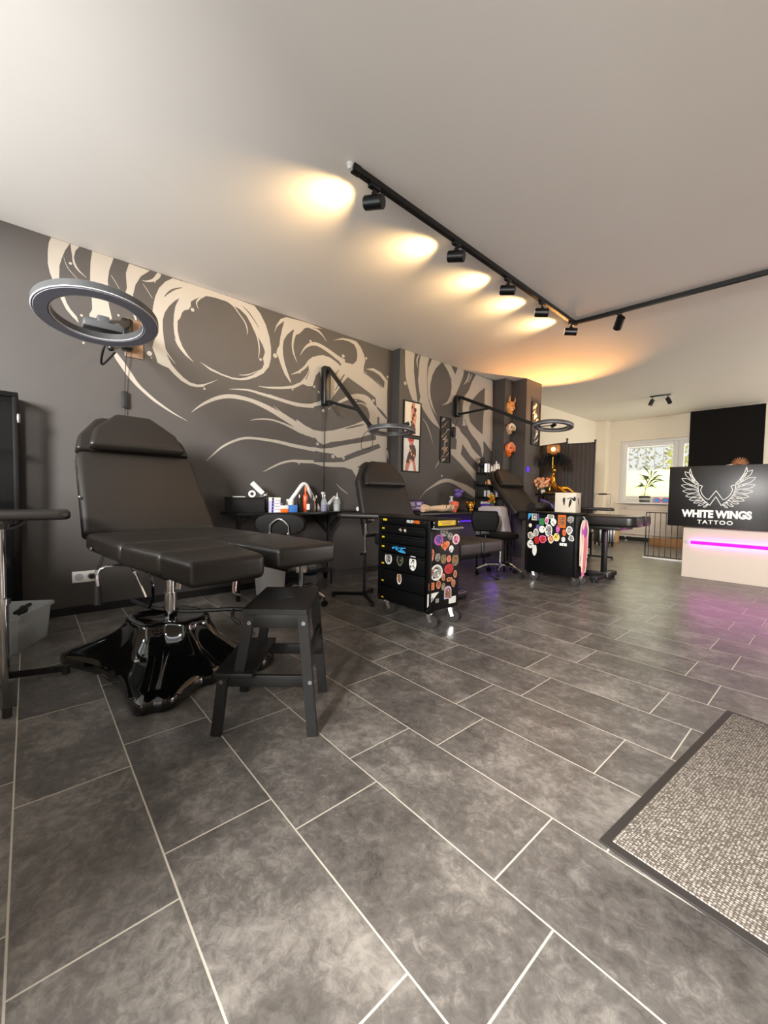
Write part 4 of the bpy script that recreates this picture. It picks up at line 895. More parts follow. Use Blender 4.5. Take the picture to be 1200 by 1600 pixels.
# blue brush-script sticker
b = B(); m = face(FY, x0 + W_ * .46, y0 - 0.0155, 0.545)
for p in ([(-.075, -.005, .012), (-.03, .010, .016), (.02, .004, .013), (.075, .012, .005)], [(-.05, .012, .008), (-.02, -.012, .010), (0, .016, .010), (.025, -.010, .012), (.06, -.016, .010)], [(-.01, -.018, .008), (.03, -.022, .013), (.07, -.024, .009)]):
    ribbon(b, p, lambda q: m @ Vector((q[0], q[1], 0.0006)))
obj('sticker', b, 'cyan', k1)['label'] = 'bright blue brush-script sticker on the drawers'
for u, z, w, h, kd, mo, mi_ in ((.25, .455, .088, .095, 'cat', 'white_paper', 'grey_print'), (.484, .458, .070, .085, 'drop', 'olive_print', 'matte_black'), (.728, .455, .080, .118, 'cat', 'white_paper', 'black_ink'), (.476, .318, .056, .090, 'cat', 'white_paper', 'brown_print')):
    sticker(k1, face(FY, x0 + W_ * u, y0 - 0.015, z), w, h, kd, mo, mi_, int(u * 1000))
S1 = [(875, 330, 75, 85, 'rough', 'grey_print', 'black_ink'), (825, 412, 84, 115, 'oval', 'magenta', 'violet'), (935, 378, 50, 80, 'drop', 'grey_print', 'black_ink'), (995, 412, 74, 115, 'oval', 'paper', 'pink'),
 (888, 472, 88, 115, 'heart', 'peach', 'orange'), (950, 515, 46, 80, 'drop', 'white_paper', 'black_ink'), (766, 555, 40, 92, 'oval', 'peach', 'orange_red'), (820, 600, 55, 95, 'cat', 'grey_print', 'black_ink'),
 (876, 622, 60, 110, 'cat', 'brown_print', 'olive_print'), (928, 622, 42, 76, 'rough', 'peach', 'orange_red'), (992, 640, 76, 135, 'cat', 'olive_print', 'brown_print'), (753, 645, 40, 82, 'tri', 'peach', None),
 (812, 764, 115, 172, 'oval', 'white_paper', 'grey_print'), (930, 730, 90, 112, 'oval', 'red', 'black_ink'), (753, 762, 40, 70, 'rough', 'peach', 'orange_red'), (996, 790, 36, 82, 'oval', 'peach', 'brown_print'),
 (879, 820, 32, 80, 'rough', 'peach', 'brown_print'), (940, 846, 62, 46, 'rough', 'peach', 'brown_print'), (768, 912, 50, 76, 'rect', 'peach', 'orange'), (833, 896, 42, 92, 'oval', 'peach', 'brown_print'),
 (880, 921, 40, 85, 'oval', 'brown_print', 'grey_print'), (979, 890, 40, 86, 'drop', 'peach', 'brown_print'), (925, 985, 70, 140, 'arch', 'lilac', 'brown_print'), (785, 1057, 105, 140, 'tri', 'white_paper', 'black_ink'),
 (824, 1070, 30, 44, 'rect', 'grey_print', None), (972, 1070, 70, 74, 'rect', 'white_paper', None)]
for i, (X, Y, w, h, kd, mo, mi_) in enumerate(S1):
    u = (X - 745) / 290; bot = 1205 - 65 * u; zz = .775 - (Y - 193) / (bot - 193) * .655
    sticker(k1, face(FX, x1 - 0.0020, y0 + D_ * min(.93, max(.07, u)), zz), w / 290 * D_, h / 980 * .655, kd, mo, mi_, 300 + i)
b = B(); box(b, (x1 + 0.001, y0 + 0.175, 0.750), (0.003, 0.19, 0.038), 0.001); yl = obj('warning_label', b, 'yellow', k1)
b = B()
for k, (z, ww) in enumerate(((0.758, 0.14), (0.746, 0.10))): box(b, (x1 + 0.003, y0 + 0.165, z), (0.0012, ww, 0.005))
obj('small_print', b, 'brown_print', yl)
b = B(); tube(b, [(x1 - 0.005, y0 + 0.02, 0.712), (x1 + 0.045, y0 + 0.03, 0.712), (x1 + 0.05, y0 + 0.16, 0.712), (x1 + 0.045, y1 - 0.03, 0.712), (x1 - 0.005, y1 - 0.02, 0.712)], 0.009, 10, 0); obj('push_handle', b, 'steel', k1)
for x, z in ((x0 + .012, .757), (x0 + .034, .757), (x0 + .012, .73), (x1 - .012, .757), (x1 - .012, .73), (x1 - .04, .757), (x1 - .012, .70), (x0 + .012, .13), (x0 + .02, .145), (x1 - .012, .14)):
    b = B(); cyl(b, (x, y0 - 0.001, z), (x, y0 - 0.006, z), 0.0055, n=10); obj('screw', b, 'steel', k1)
for y, z in ((y0 + .03, .755), (y0 + .03, .728), (y1 - .03, .755)): b = B(); cyl(b, (x1 - 0.001, y, z), (x1 + 0.006, y, z), 0.0055, n=10); obj('screw', b, 'steel', k1)
for x, y, tn in ((x0 + .05, y0 + .045, 0.9), (x1 - .05, y0 + .045, 0.5), (x0 + .05, y1 - .045, 0.4), (x1 - .05, y1 - .045, 0.6)): caster(k1, x, y, 0.045, tn)

k2 = thing('tool_cabinet', 'black wheeled cabinet with its side full of stickers, near the long treatment couch', 'tool cart', (-2.145, 4.465, 0), 0, 'black workshop carts')
W2_, D2_ = 0.57, 0.27
x0, x1, y0, y1 = -W2_ / 2, W2_ / 2, -D2_ / 2, D2_ / 2
b = B(); box(b, (0, 0, 0.425), (W2_, D2_, 0.66), 0.006); box(b, (x0 + 0.01, y0 + 0.004, 0.43), (0.03, 0.02, 0.65), 0.003); box(b, (x1 - 0.01, y0 + 0.004, 0.43), (0.03, 0.02, 0.65), 0.003); obj('body', b, 'cart_black', k2)
b = B(); box(b, (0, 0, 0.768), (W2_ + 0.02, D2_ + 0.02, 0.022), 0.006, 3); obj('top', b, 'cart_black', k2)
S2 = [(212, 268, 60, 92, 'tri', 'cyan', None), (268, 268, 75, 88, 'rect', 'white_paper', 'grey_print'), (312, 272, 28, 85, 'rect', 'violet', None), (362, 322, 62, 76, 'rect', 'green', 'green'), (425, 312, 50, 82, 'oval', 'white_paper', 'pink'),
 (475, 262, 92, 62, 'rough', 'white_paper', 'grey_print'), (512, 326, 75, 86, 'drop', 'white_paper', 'black_ink'), (615, 312, 95, 140, 'rect', 'orange', 'brown_print'), (718, 288, 80, 76, 'rough', 'grey_print', 'black_ink'),
 (213, 368, 42, 46, 'oval', 'paper', None), (315, 380, 52, 52, 'oval', 'violet', None), (370, 408, 82, 82, 'oval', 'white_paper', 'white_paper'), (455, 420, 92, 142, 'oval', 'white_paper', 'grey_print'), (570, 400, 50, 82, 'rough', 'magenta', 'pink'),
 (648, 436, 50, 76, 'rough', 'orange', 'orange_red'), (708, 412, 76, 96, 'drop', 'white_paper', 'grey_print'), (292, 450, 70, 98, 'oval', 'white_paper', 'grey_print'), (222, 482, 82, 82, 'rough', 'paper', 'grey_print'),
 (308, 530, 70, 90, 'rough', 'red', 'red'), (384, 515, 92, 92, 'rough', 'pink', 'red'), (488, 515, 80, 100, 'drop', 'paper', 'peach'), (556, 492, 76, 92, 'oval', 'paper', 'yellow'), (640, 515, 46, 56, 'oval', 'white_paper', 'black_ink'),
 (640, 572, 86, 30, 'rect', 'white_paper', 'black_ink'), (733, 500, 66, 66, 'rough', 'white_paper', 'grey_print'), (222, 575, 86, 96, 'oval', 'white_paper', 'black_ink'), (280, 642, 66, 138, 'cat', 'white_paper', None)]
for i, (X, Y, w, h, kd, mo, mi_) in enumerate(S2):
    u = (X - 155) / 630; bot = 855 + 90 * u; zz = .775 - (Y - 222) / (bot - 222) * .67
    sticker(k2, face(FY, x0 + W2_ * u, y0 - 0.006, zz), w / 630 * W2_, h / 680 * .67, kd, mo, mi_, 600 + i)
for x, y, tn in ((x0 + .06, y0 + .05, 0.4), (x1 - .05, y0 + .05, 0.7), (x0 + .06, y1 - .05, 0.9), (x1 - .05, y1 - .05, 0.5)): caster(k2, x, y, 0.045, tn)
rb_ = thing('hanging_tassel', 'long pink and beige tassel hanging on the end of the sticker-covered cabinet', 'tassel', (-1.847, 4.47, 0.735))
M['tassel'] = mat('pink_beige_strands', (226, 176, 170), 0.6, var=0.35, scale=45)
b = B(); rn = random.Random(3)
for k in range(46):
    y = rn.uniform(-.085, .085); l = rn.uniform(.38, .55) - abs(y) * 1.2; xx = rn.uniform(0.006, 0.022)
    tube(b, [(xx, y * .4, -0.03), (xx, y, -0.12), (xx + rn.uniform(-.006, .006), y + rn.uniform(-.015, .015), -0.12 - l * .5), (xx, y + rn.uniform(-.02, .02), -0.10 - l)], 0.0045, 5, 3, mi=rn.choice((0, 0, 1, 1, 2, 3)))
obj('strands', b, ['tassel', 'paper', 'skin_pink', 'pink'], rb_)
b = B(); ball(b, (0.016, -0.005, -0.15), (0.016, 0.06, 0.075), 16); obj('led_reflection', b, 'magenta', rb_)  # pink reflection of the counter strip, put in as a magenta ball
b = B(); tube(b, [(-0.008, 0, 0.005), (0.008, 0, 0.0), (0.012, 0, -0.04)], 0.005, 8, 3); ball(b, (0.014, 0, -0.035), (0.014, 0.03, 0.02), 12); obj('hanger', b, 'grey_plastic', rb_)

# ------------------------------------------------------------------ artist stools
def star_base(o, r, z, m='chrome', n=5, ph=0.3, cr_=0.024):
    b = B(); lathe(b, [(0.0, z + 0.05), (0.03, z + 0.05), (0.035, z + 0.01), (0.0, z + 0.01)], 20)
    for k in range(n):
        a = ph + 2 * PI * k / n; d = Vector((math.cos(a), math.sin(a), 0))
        tube(b, [d * 0.02 + Vector((0, 0, z + 0.035)), d * r * .55 + Vector((0, 0, z + 0.028)), d * r + Vector((0, 0, z - 0.025))], lambda t: 0.020 - 0.007 * t, 10, 5)
    s = obj('star_base', b, m, o)
    for k in range(n):
        a = ph + 2 * PI * k / n; d = Vector((math.cos(a), math.sin(a), 0)); p = d * r + Vector((0, 0, cr_)); q = Vector((-d.y, d.x, 0)) * 0.014
        b = B(); cyl(b, p - q * 1.6, p - q * .3, cr_, n=16, bev=0.003); cyl(b, p + q * .3, p + q * 1.6, cr_, n=16, bev=0.003); cyl(b, p, p + Vector((0, 0, 0.05)), 0.008, n=8); obj('caster', b, 'matte_black', s)
w1 = thing('work_stool', 'dark work stool with chrome star base between the second chair and the sticker-covered cabinet', 'stool', (-2.70, 4.23, 0), 0, 'work stools')
star_base(w1, 0.27, 0.10, ph=0.15)
b = B(); cyl(b, (0, 0, 0.12), (0, 0, 0.30), 0.022, n=18); cyl(b, (0, 0, 0.28), (0, 0, 0.45), 0.014, n=18); obj('gas_lift', b, 'chrome', w1)
b = B(); lathe(b, [(0.0, 0.445), (0.17, 0.445), (0.20, 0.46), (0.21, 0.485), (0.195, 0.51), (0.15, 0.52), (0.0, 0.522)], 36); obj('seat', b, 'leather3', w1)
bm_ = T(-0.075, -0.22, 0.655, rz=rad(36))
b = B(); hex_ = [(-.13, -.12), (.13, -.12), (.165, .03), (.14, .12), (-.14, .12), (-.165, .03)]
cushion(b, hex_, -0.03, 0.03, 0.022, mtx=bm_ @ Matrix.Rotation(rad(90), 4, 'X')); obj('backrest', b, 'leather3', w1)
b = B(); tube(b, [(-0.02, -0.05, 0.44), (-0.075, -0.18, 0.45), (-0.085, -0.19, 0.50), (-0.085, -0.19, 0.62)], 0.014, 10, 4); cushion(b, [(-.06, 0), (.06, 0), (.05, .06), (-.05, .06)], -0.025, 0.02, 0.012, mtx=T(-0.075, -0.215, 0.495, rz=rad(36)) @ Matrix.Rotation(rad(90), 4, 'X')); obj('back_bracket', b, 'black_metal', w1)
w0 = thing('work_stool', 'work stool with oval black backrest and chrome hoop behind the foreground chair', 'stool', (-3.04, 1.74, 0), 0, 'work stools')
star_base(w0, 0.22, 0.10, ph=0.55)
b = B(); cyl(b, (0, 0, 0.12), (0, 0, 0.42), 0.018, n=18); obj('gas_lift', b, 'chrome', w0)
b = B(); lathe(b, [(0.0, 0.415), (0.16, 0.415), (0.185, 0.43), (0.19, 0.46), (0.17, 0.485), (0.0, 0.49)], 36); obj('seat', b, 'leather3', w0)
om = T(-0.005, -0.19, 0.69, rz=rad(48))
b = B(); cushion(b, [(0.205 * (abs(math.cos(2 * PI * k / 28)) ** .75) * (1 if math.cos(2 * PI * k / 28) > 0 else -1), 0.088 * (abs(math.sin(2 * PI * k / 28)) ** .75) * (1 if math.sin(2 * PI * k / 28) > 0 else -1)) for k in range(28)], -0.025, 0.03, 0.02, mtx=om @ Matrix.Rotation(rad(90), 4, 'X')); obj('backrest', b, 'leather3', w0)
b = B(); tube(b, [om @ Vector(p) for p in [(-0.075, -0.045, -0.20), (-0.075, -0.045, -0.06), (-0.065, -0.045, 0.0), (0, -0.045, 0.045), (0.065, -0.045, 0.0), (0.075, -0.045, -0.06), (0.075, -0.045, -0.20)]], 0.009, 10, 5)
for s in (-1, 1): ball(b, om @ Vector((s * 0.075, -0.05, -0.075)), 0.013, 12)
obj('chrome_hoop', b, 'chrome', w0)
b = B(); tube(b, [om @ Vector((-0.075, -0.045, -0.2)), om @ Vector((-0.05, 0.1, -0.245)), om @ Vector((0, 0.16, -0.255))], 0.009, 8, 3); tube(b, [om @ Vector((0.075, -0.045, -0.2)), om @ Vector((0.05, 0.1, -0.245)), om @ Vector((0, 0.16, -0.255))], 0.009, 8, 3); obj('hoop_arm', b, 'chrome', w0)

# ------------------------------------------------------------------ first work table and what stands on it
ta = thing('wall_table', 'long black table on Y-brackets along the swirl painting', 'table', (-3.60, 2.05, 0))
ZA = 0.765
b = B(); box(b, (0, 0.02, ZA - 0.014), (0.40, 1.48, 0.028), 0.003); obj('tabletop', b, 'black_metal', ta)
for y in (0.45,):
    b = B(); bar(b, (-0.18, y, 0.0), (-0.18, y, ZA - 0.03), 0.03, 0.03); obj('leg', b, 'black_metal', ta); b = B(); bar(b, (-0.18, y, 0.50), (-0.18, y - 0.22, ZA - 0.04), 0.022, 0.022); obj('brace', b, 'black_metal', ta); b = B(); bar(b, (-0.18, y, 0.50), (-0.18, y + 0.22, ZA - 0.04), 0.022, 0.022); obj('brace', b, 'black_metal', ta)
for y in (-0.70, -0.40):
    b = B(); bar(b, (0.17, y, 0.0), (0.17, y, ZA - 0.03), 0.03, 0.03); tube(b, [(0.17, y, 0.62), (0.17, y + 0.03, 0.70), (0.17, y + 0.10, ZA - 0.035)], 0.010, 8, 4); obj('leg', b, 'black_metal', ta)
b = B(); box(b, (0.06, 0.05, 0.155), (0.12, 0.62, 0.016), 0.003)
for y in (-0.24, 0.34): bar(b, (0.06, y, 0), (0.06, y, 0.15), 0.02, 0.02)
obj('low_shelf', b, 'black_metal', ta)
bx = thing('storage_box', 'black lidless storage box at the left end of the long wall table', 'box', (-3.58, 1.47, ZA))
b = B()
for x, y, sx, sy in ((0, -0.141, .20, .008), (0, 0.141, .20, .008), (-0.096, 0, .008, .27), (0.096, 0, .008, .27)): box(b, (x, y, 0.065), (sx, sy, 0.13), 0.002)
box(b, (0, 0, 0.004), (.18, .27, .008)); obj('body', b, 'matte_black', bx)
b = B()
for x, y, sx, sy in ((0, -0.145, .225, .016), (0, 0.145, .225, .016), (-0.104, 0, .016, .27), (0.104, 0, .016, .27)): box(b, (x, y, 0.13), (sx, sy, 0.012), 0.003)
box(b, (0, 0, 0.130), (.20, .28, .006)); obj('rim', b, 'matte_black', bx)
ZB = ZA + 0.136
t_ = thing('tape_roll', 'white tape roll lying on the black storage box', 'tape', (-3.54, 1.52, ZB + 0.031)); b = B()
t2 = bmesh.new(); prof = [(0.016, -0.035), (0.016, 0.035), (0.031, 0.035), (0.031, -0.035)]; K = 28; rg = [[t2.verts.new((z, r * math.cos(2 * PI * k / K), r * math.sin(2 * PI * k / K))) for r, z in prof] for k in range(K)]
for k in range(K):
    for j in range(4): t2.faces.new((rg[k][j], rg[(k + 1) % K][j], rg[(k + 1) % K][(j + 1) % 4], rg[k][(j + 1) % 4]))
bmesh.ops.recalc_face_normals(t2, faces=t2.faces); merge(b, t2, Matrix.Rotation(rad(-25), 4, 'Z')); obj('roll', b, 'white_plastic', t_)
b = B(); box(b, (0, 0, 0.004), (0.06, 0.09, 0.008), 0.002); single('flat_pack', b, 'white_paper', 'flat white packet on the left corner of the storage box', 'packet', (-3.54, 1.40, ZB), 0.2)
tl = thing('clip_lamp', 'white tube lamp tilted up on a silver joint beside the storage box', 'lamp', (-3.62, 1.67, ZA))
b = B(); cyl(b, (0.02, -0.02, 0.17), (-0.02, -0.11, 0.27), 0.024, n=20, bev=0.003); obj('head', b, 'white_plastic', tl)
b = B(); ball(b, (0.025, 0.0, 0.155), 0.020, 14); cyl(b, (0.025, -0.02, 0.14), (0.025, 0.02, 0.17), 0.012, n=12); cyl(b, (0.0, -0.04, 0.145), (0.03, 0.01, 0.145), 0.010, n=10); obj('joint', b, 'chrome', tl)
b = B(); cyl(b, (0.025, 0.005, 0.0), (0.025, 0.005, 0.15), 0.008, n=10); cyl(b, (0.025, 0.005, 0), (0.025, 0.005, 0.012), 0.04, n=20); obj('stand', b, 'black_metal', tl)
for i in range(5):
    o = thing('needle_box', ['lowest', 'second from the bottom', 'third from the bottom', 'second from the top', 'topmost'][i] + ' small white and violet carton of the stack beside the storage box', 'carton', (-3.46, 1.70, ZA + i * 0.0275), rad(-3 + i * 1.7), 'stack of needle cartons')
    b = B(); box(b, (0, 0, 0.0135), (0.06, 0.09, 0.027), 0.001); obj('carton', b, 'lilac' if i < 4 else 'paper', o)
    b = B(); box(b, (0.0305, 0.012, 0.0135), (0.001, 0.055, 0.016)); obj('label_band', b, 'white_paper', o)
    b = B(); box(b, (0.0305, -0.034, 0.0135), (0.001, 0.018, 0.024)); obj('corner_print', b, 'navy', o)
def bottle(name, label, cat, loc, prof, m, capm=None, capprof=None, band=None, group=None, n=20):
    o = thing(name, label, cat, loc, random.uniform(0, 6), group)
    b = B(); lathe(b, prof, n); obj('body', b, m, o)
    if band: b = B(); lathe(b, [(band[0] + .0006, band[1]), (band[0] + .0012, band[1]), (band[0] + .0012, band[2]), (band[0] + .0006, band[2])], n); obj('label_wrap', b, band[3], o)
    if capprof: b = B(); lathe(b, capprof, n); obj('cap', b, capm, o)
    return o
def cylp(r, h, nk=None): 
    return [(0, 0), (r * .94, 0), (r, 0.004), (r, h * .72), (r * .85, h * .80), (nk or r * .4, h * .86), (nk or r * .4, h), (0, h)]
bottle('jar', 'small blue jar behind the needle cartons', 'jar', (-3.56, 1.80, ZA), [(0, 0), (.03, 0), (.03, .085), (0, .085)], 'lilac', 'navy', [(0, .085), (.032, .085), (.032, .115), (0, .115)])
o = thing('ointment_box', 'small orange carton in front of the blue jar', 'carton', (-3.44, 1.78, ZA), 0.05); b = B(); box(b, (0, 0, 0.017), (.05, .075, .034), .001); obj('carton', b, 'orange', o); b = B(); box(b, (0, 0, 0.049), (.05, .075, .03), .001); obj('white_top_box', b, 'white_paper', o)
b = B(); box(b, (0, 0, 0.034), (.06, .085, .068), .002); single('glove_box', b, 'blue', 'bright blue carton in the middle of the long wall table', 'carton', (-3.45, 1.87, ZA), 0.06)
bottle('cream_pot', 'cream pot on top of the row behind the blue carton', 'pot', (-3.56, 1.91, ZA), [(0, 0), (.035, 0), (.035, .10), (0, .10)], 'paper', 'white_plastic', [(0, .10), (.036, .10), (.036, .12), (0, .12)])
zg = thing('zigzag_desk_lamp', 'white folded tube lamp standing like an upside-down V on the long wall table', 'lamp', (-3.68, 2.12, ZA))
b = B(); tube(b, [(0, -0.20, 0.03), (0, -0.10, 0.155), (0, -0.02, 0.258), (0, 0.0, 0.274), (0, 0.02, 0.276), (0, 0.04, 0.264), (0, 0.11, 0.145), (0, 0.19, 0.02)], 0.020, 12, 0); obj('tube', b, 'white_plastic', zg)
b = B(); cyl(b, (0, 0.20, 0.0), (0, 0.20, 0.02), 0.045, n=24, bev=0.004); cyl(b, (0, -0.21, 0.0), (0, -0.21, 0.03), 0.025, n=20); obj('foot', b, 'grey_plastic', zg)
b = B(); bar(b, (0, 0.25, 0.01), (0, 0.40, 0.15), 0.03, 0.03, .006); obj('second_tube', b, 'white_plastic', zg)
for i, (y, x, h, r, m, cm, nm, lb) in enumerate([
  (1.95, -3.50, .135, .013, 'matte_black', 'matte_black', 'ink_bottle', 'thin black ink bottle just right of the bright blue carton'),
  (1.99, -3.52, .165, .014, 'matte_black', 'white_plastic', 'ink_bottle', 'black ink bottle with white tip right of the bright blue carton'),
  (2.08, -3.56, .245, .027, 'amber', 'orange', 'soap_bottle', 'orange soap bottle under the white folded tube lamp'),
  (2.06, -3.47, .17, .016, 'matte_black', 'matte_black', 'ink_bottle', 'black ink bottle in front of the orange soap bottle'),
  (2.11, -3.48, .165, .015, 'matte_black', 'matte_black', 'ink_bottle', 'black ink bottle right of the orange soap bottle'),
  (2.15, -3.52, .13, .022, 'flesh_flower', 'white_plastic', 'cream_bottle', 'pale pink bottle left of the spray bottle with the blue bottom'),
  (2.20, -3.55, .16, .014, 'matte_black', 'white_plastic', 'ink_bottle', 'black ink bottle behind the pale pink bottle')]):
    bottle(nm, lb, 'bottle', (x, y, ZA), cylp(r, h * .82), m, cm, [(0, h * .82), (r * .45, h * .82), (r * .40, h), (0, h)], (r, .02, h * .45, 'white_paper') if i in (3, 5) else None, 'bottles on the long wall table')
def spray(label, loc, body, liquid, trig, rz=0.0):
    o = thing('spray_bottle', label, 'spray bottle', loc, rz, 'spray bottles')
    b = B(); lathe(b, [(0, 0), (.030, 0), (.033, .005), (.033, .085), (.026, .115), (.014, .135), (.014, .15), (0, .15)], 24); obj('bottle', b, body, o)
    if liquid: b = B(); lathe(b, [(0, .003), (.030, .003), (.0315, .008), (.0315, .07), (0, .07)], 24); obj('liquid', b, liquid, o)
    b = B(); cyl(b, (0, 0, .148), (0, 0, .17), .016, n=16); box(b, (0.012, 0, .183), (.06, .022, .026), .006); tube(b, [(.03, 0, .175), (.036, 0, .16), (.03, 0, .14)], .005, 8, 3); cyl(b, (.04, 0, .185), (.052, 0, .185), .007, n=10); obj('trigger_head', b, trig, o)
    return o
spray('spray bottle with blue liquid and white trigger on the long wall table', (-3.50, 2.26, ZA), 'clear', 'violet', 'white_plastic', rad(-60))
o = thing('squeeze_bottle', 'clear squeeze bottle with pointed tip near the second chair', 'bottle', (-3.50, 2.42, ZA)); b = B(); lathe(b, [(0, 0), (.036, 0), (.038, .005), (.038, .10), (.030, .125), (.02, .13), (0, .13)], 24); obj('body', b, 'clear', o); b = B(); lathe(b, [(0, .128), (.022, .128), (.021, .14), (.008, .145), (.003, .19), (0, .19)], 18); obj('tip', b, 'white_plastic', o); b = B(); lathe(b, [(0, .004), (.034, .004), (.035, .07), (0, .07)], 24); obj('liquid', b, 'grey_plastic', o)
bottle('pump_bottle', 'blue bottle between the spray bottle and the squeeze bottle', 'bottle', (-3.55, 2.33, ZA), cylp(.020, .09), 'lilac', 'navy', [(0, .09), (.010, .09), (.008, .12), (0, .12)], None, 'bottles on the long wall table')
# under the table
wb = thing('waste_bin', 'light grey waste bin under the long wall table', 'bin', (-3.50, 1.68, 0)); b = B(); lathe(b, [(0, 0.0), (.115, 0), (.125, .01), (.15, .36), (.155, .37), (.148, .37), (.12, .02), (0, .02)], 32); obj('bin', b, 'milk_plastic', wb)
o = thing('paper_roll', 'cream paper roll on the low shelf under the long wall table', 'paper roll', (-3.54, 2.03, 0.163)); b = B(); lathe(b, [(0.02, 0), (.055, 0), (.055, .10), (0.02, .10)], 28); obj('roll', b, 'paper', o)
wbt = thing('water_bottle', 'large clear water bottle with blue label on the floor under the wall table', 'bottle', (-3.655, 2.20, 0)); b = B(); lathe(b, [(0, 0), (.065, 0), (.07, .01), (.07, .17), (.05, .21), (.016, .235), (.016, .25), (0, .25)], 28); obj('body', b, 'clear', wbt)
b = B(); lathe(b, [(.0706, .10), (.0712, .10), (.0712, .165), (.0706, .165)], 28); obj('label_wrap', b, 'navy', wbt); b = B(); lathe(b, [(0, .25), (.018, .25), (.018, .275), (0, .275)], 16); obj('cap', b, 'blue_cap', wbt)
b = B(); cushion(b, blob(.22, .10, 'rough', 16, 5), 0, .035, .014); single('towel', b, 'paper', 'cream folded towel on the stool seat behind the foreground chair', 'towel', (-3.04, 1.80, 0.4905), rad(40))

# ------------------------------------------------------------------ second work table
t2_ = thing('wall_table', 'black table under the framed prints with a purple glow below it', 'table', (-3.43, 4.36, 0))
ZT = 0.735
b = B(); box(b, (0, 0, ZT - 0.015), (0.46, 2.0, 0.03), 0.003); obj('tabletop', b, 'black_metal', t2_)
for y in (-0.92, 0.92):
    b = B(); bar(b, (-0.2, y, 0), (-0.2, y, ZT - 0.03), 0.03, 0.03); obj('leg', b, 'black_metal', t2_); b = B(); bar(b, (0.19, y, 0), (0.19, y, ZT - 0.03), 0.03, 0.03); obj('leg', b, 'black_metal', t2_)
b = B(); box(b, (-0.215, 0.35, 0.58), (0.012, 1.1, 0.012), 0.002); obj('light_strip', b, 'led_purple', t2_)
tb_ = thing('tablet', 'tablet leaning at the left end of the table under the prints', 'tablet', (-3.52, 3.60, ZT)); m = T(0.02, 0, 0.075, rz=rad(-30)) @ Matrix.Rotation(rad(-32), 4, 'Y')
b = B(); box(b, (0, 0, 0), (0.014, 0.23, 0.165), 0.005, mtx=m); obj('case', b, 'matte_black', tb_)
b = B(); box(b, (0.0075, 0, 0), (0.001, 0.20, 0.14), mtx=m); sc_ = obj('screen', b, 'violet', tb_)
b = B()
for y, z, w_, h_ in ((-.05, .02, .07, .06), (.04, .03, .06, .04), (.03, -.03, .08, .03), (-.04, -.04, .05, .02)): box(b, (0.0083, y, z), (0.0006, w_, h_), mtx=m)
obj('picture', b, 'lilac', sc_)
b = B(); bar(b, m @ Vector((-0.008, 0, 0.05)), (-0.09, -0.05, 0.004), 0.06, 0.006, .001); obj('stand', b, 'matte_black', tb_)
ar = thing('practice_arm', 'pale silicone practice arm with tattooed end lying on the table', 'practice arm', (-3.30, 3.52, ZT + 0.05), 0)
b = B(); P_ = [(0, -.04, .01), (0, .0, .012), (0, .05, 0.004), (0, .12, 0.0), (0, .22, .004), (0, .32, .002), (0, .44, .006), (0, .52, .006)]
rs = [.018, .042, .044, .030, .033, .043, .042, .044]
tube(b, P_, lambda t: (lambda k: rs[int(k)] + (rs[min(7, int(k) + 1)] - rs[int(k)]) * (k - int(k)))(t * 7), 16, 4); ball(b, (0.01, -.01, 0.005), (.036, .046, .036), 14); obj('arm', b, 'skin', ar)
b = B()
for k in range(7): a = k * 2.4; tube(b, [(.044 * math.cos(a + j * .5), .36 + .024 * k * .8 + j * .012, .006 + .044 * math.sin(a + j * .5)) for j in range(5)], .003, 6, 3)
obj('tattoo_lines', b, 'black_ink', ar)
b = B()
for k in range(4): tube(b, [(.03 + .004 * k, -.03 + .004 * k, .012 - .012 * k), (.028, -.055 + .003 * k, .004 - .012 * k), (.006, -.058 + .003 * k, -.004 - .008 * k)], .0085, 8, 3)
tube(b, [(.03, .0, .03), (.034, -.03, .032), (.02, -.05, .022)], .010, 8, 3); obj('curled_fingers', b, 'skin', ar)
def skull(label, loc, m, rz, grp):
    o = thing('decorative_skull', label, 'skull', loc, rz, grp)
    b = B(); ball(b, (0, 0, 0.082), (.066, .058, .060), 20); ball(b, (.028, 0, .058), (.044, .046, .045), 16); cushion(b, [(.0, -.032), (.062, -.026), (.066, 0), (.062, .026), (.0, .032)], 0.0, .045, .010); obj('cranium', b, m, o)
    b = B()
    for s in (-1, 1): ball(b, (.064, s * .022, .070), (.012, .014, .015), 12)
    ball(b, (.071, 0, .050), (.008, .006, .010), 10); obj('sockets', b, 'brown_print', o)
    b = B()
    for k in range(6): box(b, (.066, -.020 + k * .008, .028), (.006, .006, .016), .001)
    obj('teeth', b, m, o)
    b = B()
    for k in range(7): a = k * .9; tube(b, [(.05 * math.cos(a) * .9, .058 * math.sin(a), .10 + .02 * math.cos(a * 2)), (.055 * math.cos(a + .35), .055 * math.sin(a + .35), .115), (.03 * math.cos(a + .6), .04 * math.sin(a + .6), .135)], .005, 6, 3)
    obj('relief', b, m, o)
skull('coral pink decorative skull at the end of the practice arm', (-3.34, 4.14, ZT), 'orange_red', rad(-50), 'decorative skulls')
skull('golden decorative skull on the table next to the coral one', (-3.34, 4.48, ZT), 'gold', rad(-40), 'decorative skulls')
o = thing('violet_lamp', 'violet ruffled lamp head on a black bent arm above the two skulls', 'lamp', (-3.42, 4.62, ZT)); b = B(); tube(b, [(0, 0.05, 0.0), (0, .03, .13), (-.02, -.06, .165), (-.04, -.16, .19), (-.05, -.20, .20)], .010, 10, 4); cyl(b, (0, .05, 0), (0, .05, .02), .05, n=20); obj('arm', b, 'matte_black', o)
b = B(); ball(b, (-.05, -.24, .225), (.05, .055, .045), 16); ball(b, (-.05, -.19, .27), (.045, .05, .03), 14); ball(b, (-.05, -.27, .28), (.04, .035, .028), 14); obj('head', b, 'violet', o)
